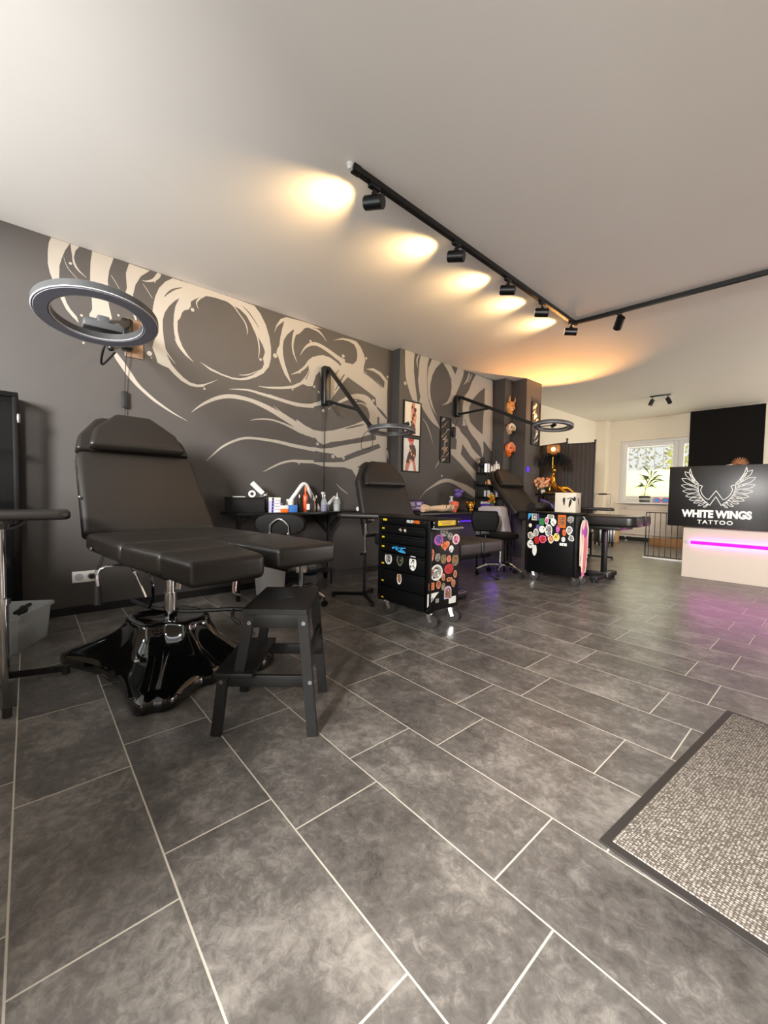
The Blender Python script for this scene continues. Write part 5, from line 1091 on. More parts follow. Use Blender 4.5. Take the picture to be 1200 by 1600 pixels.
bottle('pump_bottle', 'tall white pump bottle with purple band behind the skulls', 'bottle', (-3.52, 4.30, ZT), [(0, 0), (.030, 0), (.032, .005), (.032, .13), (.02, .155), (.012, .165), (0, .165)], 'lilac', 'white_plastic', [(0, .165), (.014, .165), (.012, .185), (.026, .19), (.026, .20), (0, .20)], (.032, .05, .10, 'purple'))
b = B(); box(b, (0, 0, .05), (.12, .15, .10), .004); single('purple_box', b, 'purple', 'deep purple box at the right end of the table', 'box', (-3.34, 4.86, ZT), .1)
o = thing('spray_bottle', 'white bottle lying on the deep purple box', 'bottle', (-3.36, 4.84, ZT + 0.118), rad(80)); b = B(); cyl(b, (-.07, 0, 0), (.05, 0, 0), .018, n=18, bev=.004); obj('body', b, 'white_plastic', o); b = B(); cyl(b, (.05, 0, 0), (.075, 0, 0), .010, n=12); box(b, (.085, 0, -.008), (.02, .014, .03), .003); obj('nozzle', b, 'white_plastic', o)
o = thing('flower_vase', 'small vase of orange and yellow flowers before the shelf', 'flowers', (-3.36, 5.02, ZT)); b = B(); lathe(b, [(0, 0), (.025, 0), (.032, .04), (.02, .09), (.024, .10), (0, .10)], 20); obj('vase', b, 'paper', o)
b = B(); rn = random.Random(9)
for k in range(16):
    p = Vector((rn.uniform(-.05, .05), rn.uniform(-.06, .06), .13 + rn.uniform(0, .10))); tube(b, [(0, 0, .09), (p.x * .6, p.y * .6, .12), p], .0025, 5, 2, mi=1); ball(b, p, rn.uniform(.014, .022), 8, mi=rn.choice((0, 2)))
obj('blossoms', b, ['orange', 'green', 'yellow'], o)
# white bag on a chair-like hump
o = thing('white_bag', 'off-white leather bag behind the work stool with hexagonal back', 'bag', (-2.99, 4.54, 0.0), rad(8)); b = B(); prism(b, [(-.22, .44), (.20, .44), (.12, .80), (.08, .82), (-.15, .82), (-.18, .80)], .20, FY @ Matrix.Translation((0, 0, -.10)), .035, 3); obj('body', b, 'bag_white', o)
b = B(); cushion(b, [(-.185, -.115), (.13, -.115), (.13, -.09), (-.185, -.09)], .70, .80, .01); obj('flap', b, 'bag_white', o)
b = B(); tube(b, [(.13, -.12, .75), (.15, -.13, .66), (.13, -.12, .56)], .006, 8, 3); cyl(b, (-.15, -.115, .77), (-.15, -.125, .77), .014, n=12); obj('strap', b, 'grey_plastic', o)
b = B(); box(b, (0, 0, .43), (.42, .24, .02), .004); 
for x in (-.19, .19):
    for y in (-.1, .1): bar(b, (x, y, 0), (x, y, .42), .02, .02)
tag(obj('side_stand', b, 'black_metal'), 'low black stand carrying the off-white bag', 'stand'); bpy.data.objects['side_stand'].location = (-2.99, 4.54, 0); bpy.data.objects['side_stand'].rotation_euler = (0, 0, rad(8))
# ------------------------------------------------------------------ wall shelf with supplies
sh = thing('supply_shelf', 'small open black shelf with white bottles in the corner by the pillar', 'shelf', (-3.56, 5.245, ZT)); 
b = B()
for y in (-.218, .218):
    for x in (-.093, .093): b = B(); box(b, (x, y, .28), (.012, .012, .575), .001); obj('post', b, 'black_metal', sh)
b = B(); box(b, (-.097, 0, .28), (.004, .42, .54)); obj('back_panel', b, 'matte_black', sh)
for z in (.02, .20, .38, .555): b = B(); box(b, (0, 0, z), (.20, .45, .014), .001); obj('shelf_board', b, 'black_metal', sh)
def small(name, label, cat, loc, prof, m, grp, cap=None, capm='white_plastic'):
    o = thing(name, label, cat, loc, 0, grp); b = B(); lathe(b, prof, 16); obj('body', b, m, o)
    if cap: b = B(); lathe(b, cap, 14); obj('cap', b, capm, o)
    return o
zt = ZT + .5625
for i, (y, h, r, m, lb) in enumerate([(-.17, .165, .026, 'chrome', 'leftmost tall silver bottle on top of the black shelf'), (-.10, .165, .024, 'white_plastic', 'second tall bottle from the left on top of the black shelf'), (-.01, .11, .016, 'white_plastic', 'short white bottle in the middle on top of the black shelf'),
     (.05, .13, .015, 'paper', 'slim cream bottle on top of the black shelf, right of the short white one'), (.11, .18, .024, 'white_plastic', 'tallest white bottle on top of the black shelf'), (.17, .15, .02, 'paper', 'rightmost cream bottle on top of the black shelf')]):
    small('supply_bottle', lb, 'bottle', (-3.53, 5.245 + y, zt), [(0, 0), (r, 0), (r, h * .75), (r * .4, h * .82), (0, h * .82)], m, 'bottles on top of the black shelf', [(0, h * .82), (r * .5, h * .82), (r * .45, h), (0, h)], 'matte_black' if i < 2 else 'white_plastic')
small('cream_jar', 'round peach jar in the upper left shelf bay', 'jar', (-3.52, 5.135, ZT + .387), [(0, 0), (.04, 0), (.042, .03), (.02, .07), (0, .07)], 'flesh_flower', 'jars on the black shelf')
small('cream_jar', 'small white jar in the upper right shelf bay', 'jar', (-3.52, 5.345, ZT + .387), [(0, 0), (.022, 0), (.026, .05), (.01, .075), (0, .075)], 'white_plastic', 'jars on the black shelf')
small('cream_jar', 'wide white tub in the lower left shelf bay', 'jar', (-3.52, 5.115, ZT + .207), [(0, 0), (.045, 0), (.045, .09), (0, .09)], 'white_plastic', 'jars on the black shelf')
small('cream_jar', 'slim grey jar beside the wide white tub', 'jar', (-3.50, 5.195, ZT + .207), [(0, 0), (.018, 0), (.018, .06), (0, .06)], 'grey_plastic', 'jars on the black shelf')
small('cream_jar', 'pale tube in the lower right shelf bay', 'jar', (-3.52, 5.365, ZT + .207), [(0, 0), (.016, 0), (.018, .11), (0, .11)], 'lilac', 'jars on the black shelf')
o = thing('decorative_skull', 'small dark ornament on the top left of the black shelf behind the bottles', 'ornament', (-3.61, 5.105, zt)); b = B(); ball(b, (0, 0, .12), (.05, .05, .05), 14); cyl(b, (0, 0, 0), (0, 0, .1), .03, .02, n=14); ball(b, (0, .03, .20), (.02, .03, .03), 10); ball(b, (0, -.03, .19), (.02, .03, .03), 10); obj('figure', b, 'matte_black', o)
o.name = 'dark_ornament'
# ------------------------------------------------------------------ prints
def print_frame(label, x, yc, zc, w_, h_, grp, draw, depth=.018, fw_=.014, paper='paper', pm=None):
    o = thing('framed_print', label, 'picture', (x, yc, zc), 0, grp)
    b = B()
    for (y, z, sy, sz) in ((-w_ / 2 + fw_ / 2, 0, fw_, h_), (w_ / 2 - fw_ / 2, 0, fw_, h_), (0, -h_ / 2 + fw_ / 2, w_ - 2 * fw_, fw_), (0, h_ / 2 - fw_ / 2, w_ - 2 * fw_, fw_)): box(b, (depth / 2, y, z), (depth, sy, sz), .002)
    obj('frame', b, 'matte_black', o)
    b = B(); box(b, (depth * .4, 0, 0), (.004, w_ - fw_ * 1.5, h_ - fw_ * 1.5)); pr = obj('print', b, paper, o)
    b = B(); m = Matrix.Translation((depth * .4 + .0025, 0, 0)) @ FX; draw(b, m, w_, h_); obj('drawing', b, pm or ['skin_pink', 'tattoo_ink', 'flesh_flower'], pr, flat=True)
def draw_arm(b, m, w_, h_):
    F2 = lambda z: (lambda q: m @ Vector((q[0], q[1], z)))
    ribbon(b, [(.02, .20, .05), (.01, .12, .07), (.035, .03, .075), (.02, -.06, .065), (.03, -.14, .07), (-.01, -.2, .05)], F2(0), mi=0)
    rn = random.Random(4)
    for k in range(26): p = (rn.uniform(-.02, .06), rn.uniform(-.19, .17)); polyfill(b, [(p[0] + q[0], p[1] + q[1]) for q in blob(.035, .045, 'rough', 9, k)], F2(.0004 + k * .00001), mi=1 if k % 3 else 2)
    for k in range(8): ribbon(b, [(-.03 + rn.uniform(-.02, .02), .17 - k * .03, .003), (-.005, .15 - k * .03, .008), (.02, .17 - k * .035, .002)], F2(.0003), mi=2)
def draw_leg(b, m, w_, h_):
    F2 = lambda z: (lambda q: m @ Vector((q[0], q[1], z)))
    polyfill(b, [(-.07, .20), (.05, .205), (.03, .12), (.08, .08), (.09, 0), (.06, -.06), (.08, -.12), (.10, -.205), (.05, -.205), (.03, -.10), (.0, -.08), (-.03, -.14), (-.05, -.205), (-.11, -.205), (-.09, -.10), (-.05, 0), (-.01, .10)], F2(0), mi=0)
    polyfill(b, [(-.06, .20), (.05, .205), (.03, .17), (-.04, .165)], F2(.0004), mi=3)
    polyfill(b, [(.02, .14), (.06, .12), (.085, .07), (.085, 0), (.05, -.05), (.0, -.07), (-.05, -.11), (-.09, -.10), (-.07, -.03), (-.04, .04), (-.01, .11)], F2(.0006), mi=1)
    rn = random.Random(8)
    for k in range(14): p = (rn.uniform(-.05, .06), rn.uniform(-.08, .11)); polyfill(b, [(p[0] + q[0], p[1] + q[1]) for q in blob(.03, .035, 'rough', 9, k + 40)], F2(.0008 + k * .00001), mi=rn.choice((1, 2, 0)))
print_frame('upper framed print of a tattooed arm on the dark wall edge', W2X, 3.675, 1.91, .31, .435, 'framed tattoo prints', draw_arm)
print_frame('lower framed print of a tattooed leg, below the tattooed arm print', W2X, 3.665, 1.455, .31, .435, 'framed tattoo prints', draw_leg, paper='white_paper', pm=['skin_pink', 'tattoo_ink', 'flesh_flower', 'red'])
def draw_abstract(b, m, w_, h_):
    F2 = lambda z: (lambda q: m @ Vector((q[0], q[1], z))); rn = random.Random(int(h_ * 1000))
    for k in range(22):
        y = h_ * (.45 - k * .043); x = rn.uniform(-.3, .3) * w_
        ribbon(b, [(x - .05, y - .04, .006), (x - .01, y + rn.uniform(-.03, .03), rn.uniform(.008, .05)), (x + .04, y + .03, .006)], F2(k * .00003), mi=k % 3)
print_frame('tall narrow black and silver print right of the two tattoo prints', W2X, 4.325, 1.71, .215, .62, 'tall dark prints', draw_abstract, paper='matte_black', pm=['grey_print', 'matte_black', 'brown_print'])
print_frame('tall narrow silver print on the pillar behind the far ring lamp', -3.27, 5.99, 2.09, .25, .67, 'tall dark prints', draw_abstract, paper='rubber', pm=['grey_print', 'paper', 'matte_black'])
# ------------------------------------------------------------------ wall masks on the pillar step
def mask(label, zc, hh, ww, m, horn, kind):
    o = thing('wall_mask', label, 'mask', (-3.49, 5.60, zc), 0, 'wall masks on the pillar')
    b = B(); t = bmesh.new(); bmesh.ops.create_uvsphere(t, u_segments=22, v_segments=14, radius=1)
    for v in t.verts:
        v.co.z *= 1.0 if v.co.z > 0 else 1.25
        k = 1 - max(0, -v.co.z) * .38; v.co.y *= k
        if v.co.x < 0: v.co.x = 0
    bmesh.ops.transform(t, matrix=Matrix.Translation((0.002, 0, 0)) @ Matrix.Diagonal((.07, ww / 2, hh / 2 * .85, 1)), verts=t.verts); merge(b, t)
    ball(b, (.075, 0, -.01), (.02, .014, .028), 10); obj('face', b, m, o)
    b = B()
    for s in (-1, 1): ball(b, (.062, s * ww * .17, .02), (.012, ww * .09, .010), 10)
    ball(b, (.058, 0, -hh * .24), (.014, ww * .16, .012), 10); obj('eyes_and_mouth', b, 'black_ink', o)
    b = B()
    for s in (-1, 1):
        if kind == 'horn': tube(b, [(.03, s * ww * .28, hh * .30), (.05, s * ww * .46, hh * .46), (.05, s * ww * .40, hh * .66)], lambda t: .016 * (1 - t) + .003, 8, 4)
        else:
            for k in range(5): tube(b, [(.03, s * ww * .15 * k * .6, hh * .34), (.06, s * ww * (.12 + .09 * k), hh * (.46 - .05 * k)), (.05, s * ww * (.18 + .09 * k), hh * (.40 - .13 * k))], .014, 7, 3)
    obj('horns' if kind == 'horn' else 'hair', b, horn, o)
    b = B()
    for s in (-1, 1): tube(b, [(.055, s * .015, .05), (.06, s * ww * .22, .06), (.045, s * ww * .36, .035)], .008, 7, 3)
    obj('brows', b, horn, o)
M['mask_gold'] = mat('worn_gold_lacquer', (222, 150, 78), 0.35, var=.25, scale=25)
M['mask_white'] = mat('mottled_mask_paint', (214, 178, 140), 0.45, var=.4, scale=40)
mask('uppermost of the three wall masks, golden with horns', 2.31, .25, .17, 'mask_gold', 'mask_gold', 'horn')
mask('middle wall mask, small and pale with red mouth', 1.985, .16, .16, 'mask_white', 'paper', 'hair')
mask('lowest wall mask, bright orange', 1.67, .22, .18, 'orange', 'peach', 'hair')
b = B(); box(b, (0.012, 0, 0), (.024, .03, .07), .006); o = single('wall_light', b, 'led_purple', 'small glowing purple plug light low on the pillar', 'night light', (-3.27, 5.80, 1.37))
# ------------------------------------------------------------------ golden figure lamp, screen and things behind the couch
sd = thing('side_table', 'dark side table behind the long couch that carries the golden figure lamp', 'side table', (-3.02, 6.25, 0)); b = B(); box(b, (0, 0, .99), (.62, .36, .03), .004); obj('tabletop', b, 'black_metal', sd)
for x in (-.28, .28):
    for y in (-.15, .15): b = B(); bar(b, (x, y, 0), (x, y, .975), .03, .03); obj('leg', b, 'black_metal', sd)
gl = thing('figure_lamp', 'golden seated figure lamp with a black feather shade, lit', 'lamp', (-3.04, 6.20, 1.005)); gl.scale = (1.22, 1.22, 1.22)
def skin_body(name, verts, edges, radii, m, parent, root=0, lvl=2):
    me = bpy.data.meshes.new(name); me.from_pydata(verts, edges, []); o = bpy.data.objects.new(name, me); COL.objects.link(o)
    s = o.modifiers.new('s', 'SKIN'); s.use_smooth_shade = True
    for i, r in enumerate(radii): me.skin_vertices[0].data[i].radius = (r, r); me.skin_vertices[0].data[i].use_root = (i == root)
    u = o.modifiers.new('u', 'SUBSURF'); u.levels = lvl; u.render_levels = lvl
    bpy.context.view_layer.update()
    nm = bpy.data.meshes.new_from_object(o.evaluated_get(bpy.context.evaluated_depsgraph_get())); bpy.data.objects.remove(o)
    b = B(); b.from_mesh(nm); bpy.data.meshes.remove(nm); return obj(name, b, m, parent, ang=80)
V = [(0, 0, .055), (-.01, 0, .13), (-.015, 0, .20), (-.01, 0, .255), (0, 0, .295), (0.004, 0, .325),                # pelvis .. head
     (.09, -.025, .075), (.15, -.03, .02), (.21, -.035, .012), (.08, .03, .07), (.16, .05, .075), (.23, .06, .018), (.265, .06, .012),
     (.0, -.05, .225), (.03, -.08, .17), (.06, -.06, .11), (-.01, .05, .225), (-.06, .075, .16), (-.085, .07, .085), (-.09, .07, .03)]
E_ = [(0, 1), (1, 2), (2, 3), (3, 4), (4, 5), (0, 6), (6, 7), (7, 8), (0, 9), (9, 10), (10, 11), (11, 12), (2, 13), (13, 14), (14, 15), (2, 16), (16, 17), (17, 18), (18, 19)]
R_ = [.045, .032, .036, .014, .026, .024, .030, .020, .012, .030, .022, .014, .010, .016, .012, .009, .016, .012, .010, .012]
skin_body('figure', V, E_, R_, 'gold', gl)
b = B(); cushion(b, [(-.14, -.09), (.29, -.09), (.29, .10), (-.14, .10)], 0, .018, .005); cyl(b, (-.02, 0, .325), (-.02, 0, .47), .008, n=10); ball(b, (0, 0, .352), (.024, .024, .010), 12); obj('base_and_stem', b, 'gold', gl)
b = B(); rn = random.Random(12)
for k in range(170):
    a = rn.uniform(-.35, PI + .9); r = rn.uniform(.10, .215); z0 = .52 - r * .25
    p0 = Vector((.05 * math.cos(a), .05 * math.sin(a), .50)); p1 = Vector((r * .7 * math.cos(a), r * .7 * math.sin(a), z0 + .01)); p2 = Vector((r * math.cos(a + .15), r * math.sin(a + .15), z0 - rn.uniform(.02, .13)))
    tube(b, [p0, p1, p2], lambda t: .013 * (1 - t) + .006, 4, 3)
obj('feather_shade', b, 'feather', gl)
b = B(); lathe(b, [(.04, .50), (.075, .53), (.085, .58), (.075, .62), (.071, .62), (.08, .58), (.07, .53), (.036, .50)], 24, T(-.02, 0, 0)); gs = obj('glass_shade', b, glassy('amber_glass', (214, 150, 80), .2, .35), gl)
b = B(); ball(b, (-.02, 0, .57), .028, 14); obj('bulb', b, 'bulb', gl)
def point(name, loc, e, c, r=.05):
    l = bpy.data.lights.new(name, 'POINT'); l.energy = e; l.color = c; l.shadow_soft_size = r; o = bpy.data.objects.new(name, l); COL.objects.link(o); o.location = loc; return o
l = bpy.data.lights.new('figure_lamp_bulb', 'SPOT'); l.energy = 115; l.color = (1.0, .45, .13); l.shadow_soft_size = .03; l.spot_size = rad(96); l.spot_blend = .6
lo = bpy.data.objects.new('figure_lamp_bulb', l); COL.objects.link(lo); lo.parent = gl; lo.location = (-.02, 0, .64); lo.rotation_euler = Vector((.22, -.55, 1.0)).to_track_quat('-Z', 'Y').to_euler()
o = thing('flower_bunch', 'bunch of pale orange flowers left of the golden figure', 'flowers', (-3.17, 6.12, 1.005)); b = B(); lathe(b, [(0, 0), (.03, 0), (.035, .05), (.025, .06), (0, .06)], 18); obj('pot', b, 'white_plastic', o)
b = B(); rn = random.Random(21)
for k in range(26):
    p = Vector((rn.uniform(-.11, .07), rn.uniform(-.08, .06), .07 + rn.uniform(0, .17))); ball(b, p, (rn.uniform(.018, .034),) * 3, 8, mi=rn.choice((0, 0, 1))); tube(b, [(0, 0, .05), p * .7, p], .0025, 4, 2, mi=2)
obj('blossoms', b, ['flesh_flower', 'orange', 'leaf'], o)
o = thing('white_carton', 'white carton with dark tool drawing standing on the long treatment couch', 'carton', (-2.335, 5.16, 0.757), rad(6)); b = B(); box(b, (0, 0, .125), (.25, .20, .25), .002); obj('carton', b, 'paper', o)
b = B(); m = face(FY, 0.02, -.1008, .14)
for p in ([(-.03, .05, .012), (-.035, .02, .03), (-.03, -.05, .008)], [(.03, -.07, .012), (.04, -.02, .03), (.05, .03, .02)], [(.0, .03, .008), (.05, .045, .012), (.09, .02, .03), (.09, .06, .02)]): ribbon(b, p, lambda q: m @ Vector((q[0], q[1], .0004)))
m = face(FX, .1258, 0, .14)
obj('print', b, 'black_ink', o); b = B()
ribbon(b, [(-.03, .05, .012), (0, 0, .03), (.03, -.06, .01)], lambda q: m @ Vector((q[0], q[1], .0004)))
obj('print', b, 'black_ink', o)
o = thing('folded_jacket', 'black and violet crumpled jacket between the couch back and the white carton', 'jacket', (-2.62, 5.22, 0.757)); b = B()
for k, (x, y, z, sx, sy, sz) in enumerate(((0, .0, .05, .16, .09, .055), (.05, .0, .10, .10, .08, .05), (-.08, .03, .09, .08, .07, .06), (.10, -.01, .06, .08, .07, .06))): ball(b, (x, y, z), (sx, sy, sz), 14)
for f in b.verts: f.co += Vector((math.sin(f.co.y * 60) * .006, 0, math.sin(f.co.x * 70 + f.co.y * 40) * .008))
for v in b.verts: v.co.z = max(v.co.z, 0.001)
obj('cloth', b, 'matte_black', o)
b = B(); tube(b, [(-.10, -.02, .15), (-.02, -.06, .135), (.06, -.07, .10), (.12, -.06, .04)], .016, 8, 4); obj('lining', b, 'violet', o)
ps = thing('privacy_screen', 'charcoal folding privacy screen in front of the white wall', 'screen', (-3.2, 6.98, 0))
A_, C_, D_ = Vector((-.66, .20, 0)), Vector((0, -.02, 0)), Vector((.43, .06, 0))
def screen_panel(p, q, top):
    b = B(); n_ = 26; d = q - p; nrm = Vector((-d.y, d.x, 0)).normalized(); fr, bk = [], []
    for k in range(n_ + 1):
        t = k / n_; w_ = nrm * (.010 * math.sin(t * PI * 13)); fr.append(p + d * t + w_)
    vs = [(b.verts.new(f + Vector((0, 0, .12))), b.verts.new(f + Vector((0, 0, top)))) for f in fr]
    v2 = [(b.verts.new(f + nrm * .004 + Vector((0, 0, .12))), b.verts.new(f + nrm * .004 + Vector((0, 0, top)))) for f in fr]
    for k in range(n_): b.faces.new((vs[k][0], vs[k + 1][0], vs[k + 1][1], vs[k][1])); b.faces.new((v2[k][1], v2[k + 1][1], v2[k + 1][0], v2[k][0]))
    return obj('fabric_panel', b, 'screen_cloth', ps, ang=80)
screen_panel(A_, C_, 1.89); screen_panel(C_, D_, 1.86)
for p, tz in ((A_, 1.91), (C_, 1.93), (D_, 1.88)):
    b = B(); cyl(b, p + Vector((0, 0, .0)), p + Vector((0, 0, tz)), .014, n=14); cyl(b, p + Vector((0, 0, tz)), p + Vector((0, 0, tz + .03)), .018, n=14, bev=.004); obj('post', b, 'black_metal', ps)
for p, q in ((A_, C_), (C_, D_)):
    b = B(); tube(b, [p + Vector((0, 0, .12)), q + Vector((0, 0, .12))], .010, 8); tube(b, [p + Vector((0, 0, 1.89 if q is C_ else 1.86)), q + Vector((0, 0, 1.89 if q is C_ else 1.86))], .009, 8); obj('rail', b, 'black_metal', ps)
# luggage trolley with ribbed case
tc = thing('trolley_case', 'black ribbed trolley case with raised chrome handle near the window', 'case', (-3.20, 8.72, 0), rad(38)); b = B(); box(b, (0, 0, .20), (.30, .34, .28), .02, 3); obj('case', b, 'matte_black', tc)
b = B()
for k in range(6): box(b, (-.12 + k * .048, -.172, .20), (.028, .012, .24), .004)
for k in range(6): box(b, (.152, -.13 + k * .052, .20), (.012, .03, .24), .004)
obj('ribs', b, 'steel', tc)
b = B(); tube(b, [(-.16, .15, .30), (-.16, .15, 1.0), (-.15, .15, 1.03), (.15, .15, 1.03), (.16, .15, 1.0), (.16, .15, .30)], .010, 8); obj('handle', b, 'chrome', tc)
b = B(); cyl(b, (-.08, .15, 1.03), (.08, .15, 1.03), .016, n=12, bev=.003); obj('grip', b, 'matte_black', tc)
b = B()
for x in (-.12, .12):
    for y in (-.13, .13): cyl(b, (x - .012, y, .04), (x + .012, y, .04), .04, n=16)
obj('wheel', b, 'rubber', tc)
b = B(); box(b, (0, 0, .22), (.26, .30, .44), .004); single('wooden_box', b, 'wood', 'light wooden box standing beside the trolley case', 'box', (-3.36, 9.55, 0), .1)
b = B(); box(b, (0, 0, .08), (.72, .22, .16), .006); single('wooden_crate', b, 'brown_wood', 'long brown wooden crate on the floor behind the black gate', 'crate', (-2.25, 9.6, 0), 0)
# radiator, sill objects
ra = thing('radiator', 'white panel radiator under the window', 'radiator', (-2.75, 10.27, 0)); b = B(); box(b, (0, 0, .47), (1.40, .10, .66), .008); obj('panel', b, 'white_gloss', ra)
b = B()
for z in (.70, .24): box(b, (0, -.052, z), (1.36, .004, .008))
obj('groove', b, 'grey_plastic', ra); b = B(); cyl(b, (-.60, -.05, .735), (-.60, -.10, .735), .022, n=16); ball(b, (-.54, -.075, .735), .018, 10); obj('valve', b, 'chrome', ra)
b = B(); tube(b, [(-.55, 0, .16), (-.55, -.02, .06), (-.55, .06, .04)], .010, 8, 3); cyl(b, (-.55, 0, 0), (-.55, 0, .02), .05, n=16); cyl(b, (.5, 0, 0), (.5, 0, .15), .015, n=10); obj('pipe', b, 'steel', ra)
pl = thing('potted_plant', 'dusty-leaved plant in a striped glass vase on the window sill', 'plant', (-2.94, 10.22, .865)); b = B(); lathe(b, [(0, 0), (.08, 0), (.10, .05), (.10, .11), (.06, .18), (.07, .20), (0, .20)], 22); v = obj('vase', b, 'clear', pl)
b = B()
for z, r in ((.02, .095), (.105, .104)): lathe(b, [(r, z), (r + .003, z), (r + .003, z + .04), (r, z + .04)], 22)
obj('dark_band', b, 'matte_black', v)
b = B(); rn = random.Random(5)
stem = [(0, 0, .1), (.01, 0, .3), (.05, 0, .45), (.12, 0, .58)]; tube(b, stem, .008, 7, 4)
for k in range(22):
    q = Vector(stem[1]).lerp(Vector(stem[3]), rn.random()); a = rn.uniform(-.4, PI + .4); ln = rn.uniform(.16, .36); e = q + Vector((math.cos(a) * ln, rn.uniform(-.08, .08), math.sin(a) * ln * .9)); mid = q.lerp(e, .5) + Vector((0, 0, .04)); 
    d = (e - q).normalized(); n = d.cross(Vector((0, 1, 0))).normalized() * .016
    pts = [q, mid + n, e, mid - n]; vs = [b.verts.new(p) for p in pts]; b.faces.new(vs)
    vs = [b.verts.new(p + Vector((0, .003, 0))) for p in pts]; b.faces.new(list(reversed(vs)))
obj('foliage', b, 'leaf', pl)
sg = thing('sunglasses', 'pink and blue novelty sunglasses on the window sill', 'sunglasses', (-2.62, 10.20, .865)); b = B()
for s in (-1, 1): tube(b, [(s * .08 + .065 * math.cos(2 * PI * k / 18), 0, .055 + .05 * math.sin(2 * PI * k / 18)) for k in range(18)], .012, 7, closed=True)
tube(b, [(-.02, 0, .065), (.02, 0, .065)], .012, 7); obj('frame', b, 'pink', sg)
b = B()
b.free()
for s in (-1, 1): b = B(); cyl(b, (s * .08, -.004, .055), (s * .08, .004, .055), .052, n=20); obj('lens', b, 'cyan', sg)
for s in (-1, 1): b = B(); bar(b, (s * .145, 0, .07), (s * .135, .09, .02), .012, .012); obj('temple', b, 'pink', sg)
b = B(); box(b, (0, 0, .03), (.26, .08, .06), .012); single('black_case', b, 'matte_black', 'flat black case on the sill, right of the novelty sunglasses', 'case', (-2.32, 10.22, .865))
# ------------------------------------------------------------------ gate, counter, sign
gt = thing('safety_gate', 'black barred gate between the couch and the counter', 'gate', (-2.11, 7.45, 0)); b = B(); frame_rect(b, 0, .86, .03, .74, .014, 0, .014, .002); obj('frame', b, 'black_metal', gt)
for k in range(11): b = B(); cyl(b, (.014 + (k + .5) * .0756, 0, .04), (.014 + (k + .5) * .0756, 0, .73), .006, n=10); obj('bar', b, 'black_metal', gt)
b = B(); box(b, (.43, 0, .012), (.90, .05, .024), .004); obj('threshold', b, 'white_plastic', gt)
ct = thing('reception_counter', 'white reception counter with a magenta light strip', 'counter', (-1.31, 6.065, 0)); b = B(); box(b, (1.3, .30, .52), (2.6, .60, 1.04), .004); obj('body', b, 'white_gloss', ct)
b = B(); box(b, (1.3, .31, 1.055), (2.60, .62, .03), .004); obj('worktop', b, 'white_gloss', ct)
b = B(); box(b, (1.33, -.006, .430), (2.50, .012, .036), .003); lp_ = obj('light_strip', b, 'led_pink', ct); lp_['label'] = 'glowing magenta light strip'
b = B(); box(b, (.045, -.006, .430), (.06, .012, .03), .002); obj('strip_end', b, 'grey_plastic', ct)
l = bpy.data.lights.new('magenta_strip', 'AREA'); l.shape = 'RECTANGLE'; l.size = 2.5; l.size_y = .03; l.energy = 14; l.color = (1.0, .06, .72)
lo = bpy.data.objects.new('magenta_strip', l); COL.objects.link(lo); lo.parent = ct; lo.location = (1.33, -.02, .43); lo.rotation_euler = (rad(90), 0, 0)
sn = thing('shop_sign', 'black sign board with white wings and lettering on the counter front', 'sign', (-.989, 5.93, 0)); b = B(); box(b, (0, .0585, .985), (.914, .127, .715), .003); obj('board', b, mat('satin_black_board', (24, 22, 22), .38, var=.05), sn)
m = face(FY, 0, -.0055, 0); F2 = lambda q: m @ Vector((q[0], q[1], 0))
b = B()
def stroke(pts, w_=.0065, sub=5):
    for s in (1, -1): ribbon(b, [(s * p[0], p[1], w_ if len(p) < 3 else p[2]) for p in pts], F2, sub)
stroke([(-.252, 1.318), (-.258, 1.262), (-.229, 1.194), (-.179, 1.132), (-.126, 1.107)]); stroke([(-.126, 1.107), (-.136, 1.088), (-.142, 1.06), (-.127, 1.012), (-.095, .97), (-.065, .950)])
stroke([(-.065, .950), (0, 1.055)], sub=1); stroke([(-.054, .882), (0, .987)], sub=1); stroke([(-.054, .882), (-.068, .905), (-.10, .935), (-.138, .985), (-.158, 1.03), (-.166, 1.075), (-.170, 1.118)])
tips = [(-.303, 1.282), (-.332, 1.201), (-.333, 1.119), (-.316, 1.048), (-.287, .989), (-.250, .946), (-.204, .909), (-.160, .878), (-.108, .859)]
spn = [(-.205, 1.165), (-.185, 1.115), (-.172, 1.075), (-.162, 1.04), (-.150, 1.005), (-.132, .97), (-.112, .945), (-.088, .920), (-.068, .895)]
stroke([(-.252, 1.318), (-.235, 1.25), (-.20, 1.18), (-.165, 1.135)])
for (tx, tz), (sx, sz) in zip(tips, spn):
    d = Vector((sx - tx, sz - tz)); n = Vector((-d.y, d.x)).normalized() * d.length * .13; a_, c_ = Vector((tx, tz)), Vector((sx, sz))
    for s in (1, -1): q = a_.lerp(c_, .45) + n * s; stroke([tuple(a_), tuple(a_.lerp(q, .55) + n * s * .35), tuple(q), tuple(c_ + n * s * .25)], .0055)
for k in range(8):
    a_, c_ = Vector(tips[k]).lerp(Vector(spn[k]), .52), Vector(spn[k]) + Vector((.012, -.018)); stroke([tuple(a_ + Vector((.012, -.03))), tuple(a_.lerp(c_, .5) + Vector((0, -.022))), tuple(c_)], .004)
obj('wings_emblem', b, 'white_paper', sn)
b = B(); text_into(b, 'WHITE WINGS', .1, face(FY, -.0, -.0055, .7385), .0008, .0055, width=.634, height=.092); obj('shop_name', b, 'white_paper', sn)
b = B(); text_into(b, 'TATTOO', .05, face(FY, -.0, -.0055, .668), .0008, .0012, spacing=1.25, width=.322, height=.046); obj('lettering', b, 'white_paper', sn)
od = thing('gold_leaf_ornament', 'dark vase with gold spiky leaves on the counter behind the sign', 'ornament', (-.86, 6.40, 1.07)); b = B(); lathe(b, [(0, 0), (.06, 0), (.08, .10), (.05, .24), (.06, .28), (0, .28)], 20); obj('vase', b, 'matte_black', od)
b = B()
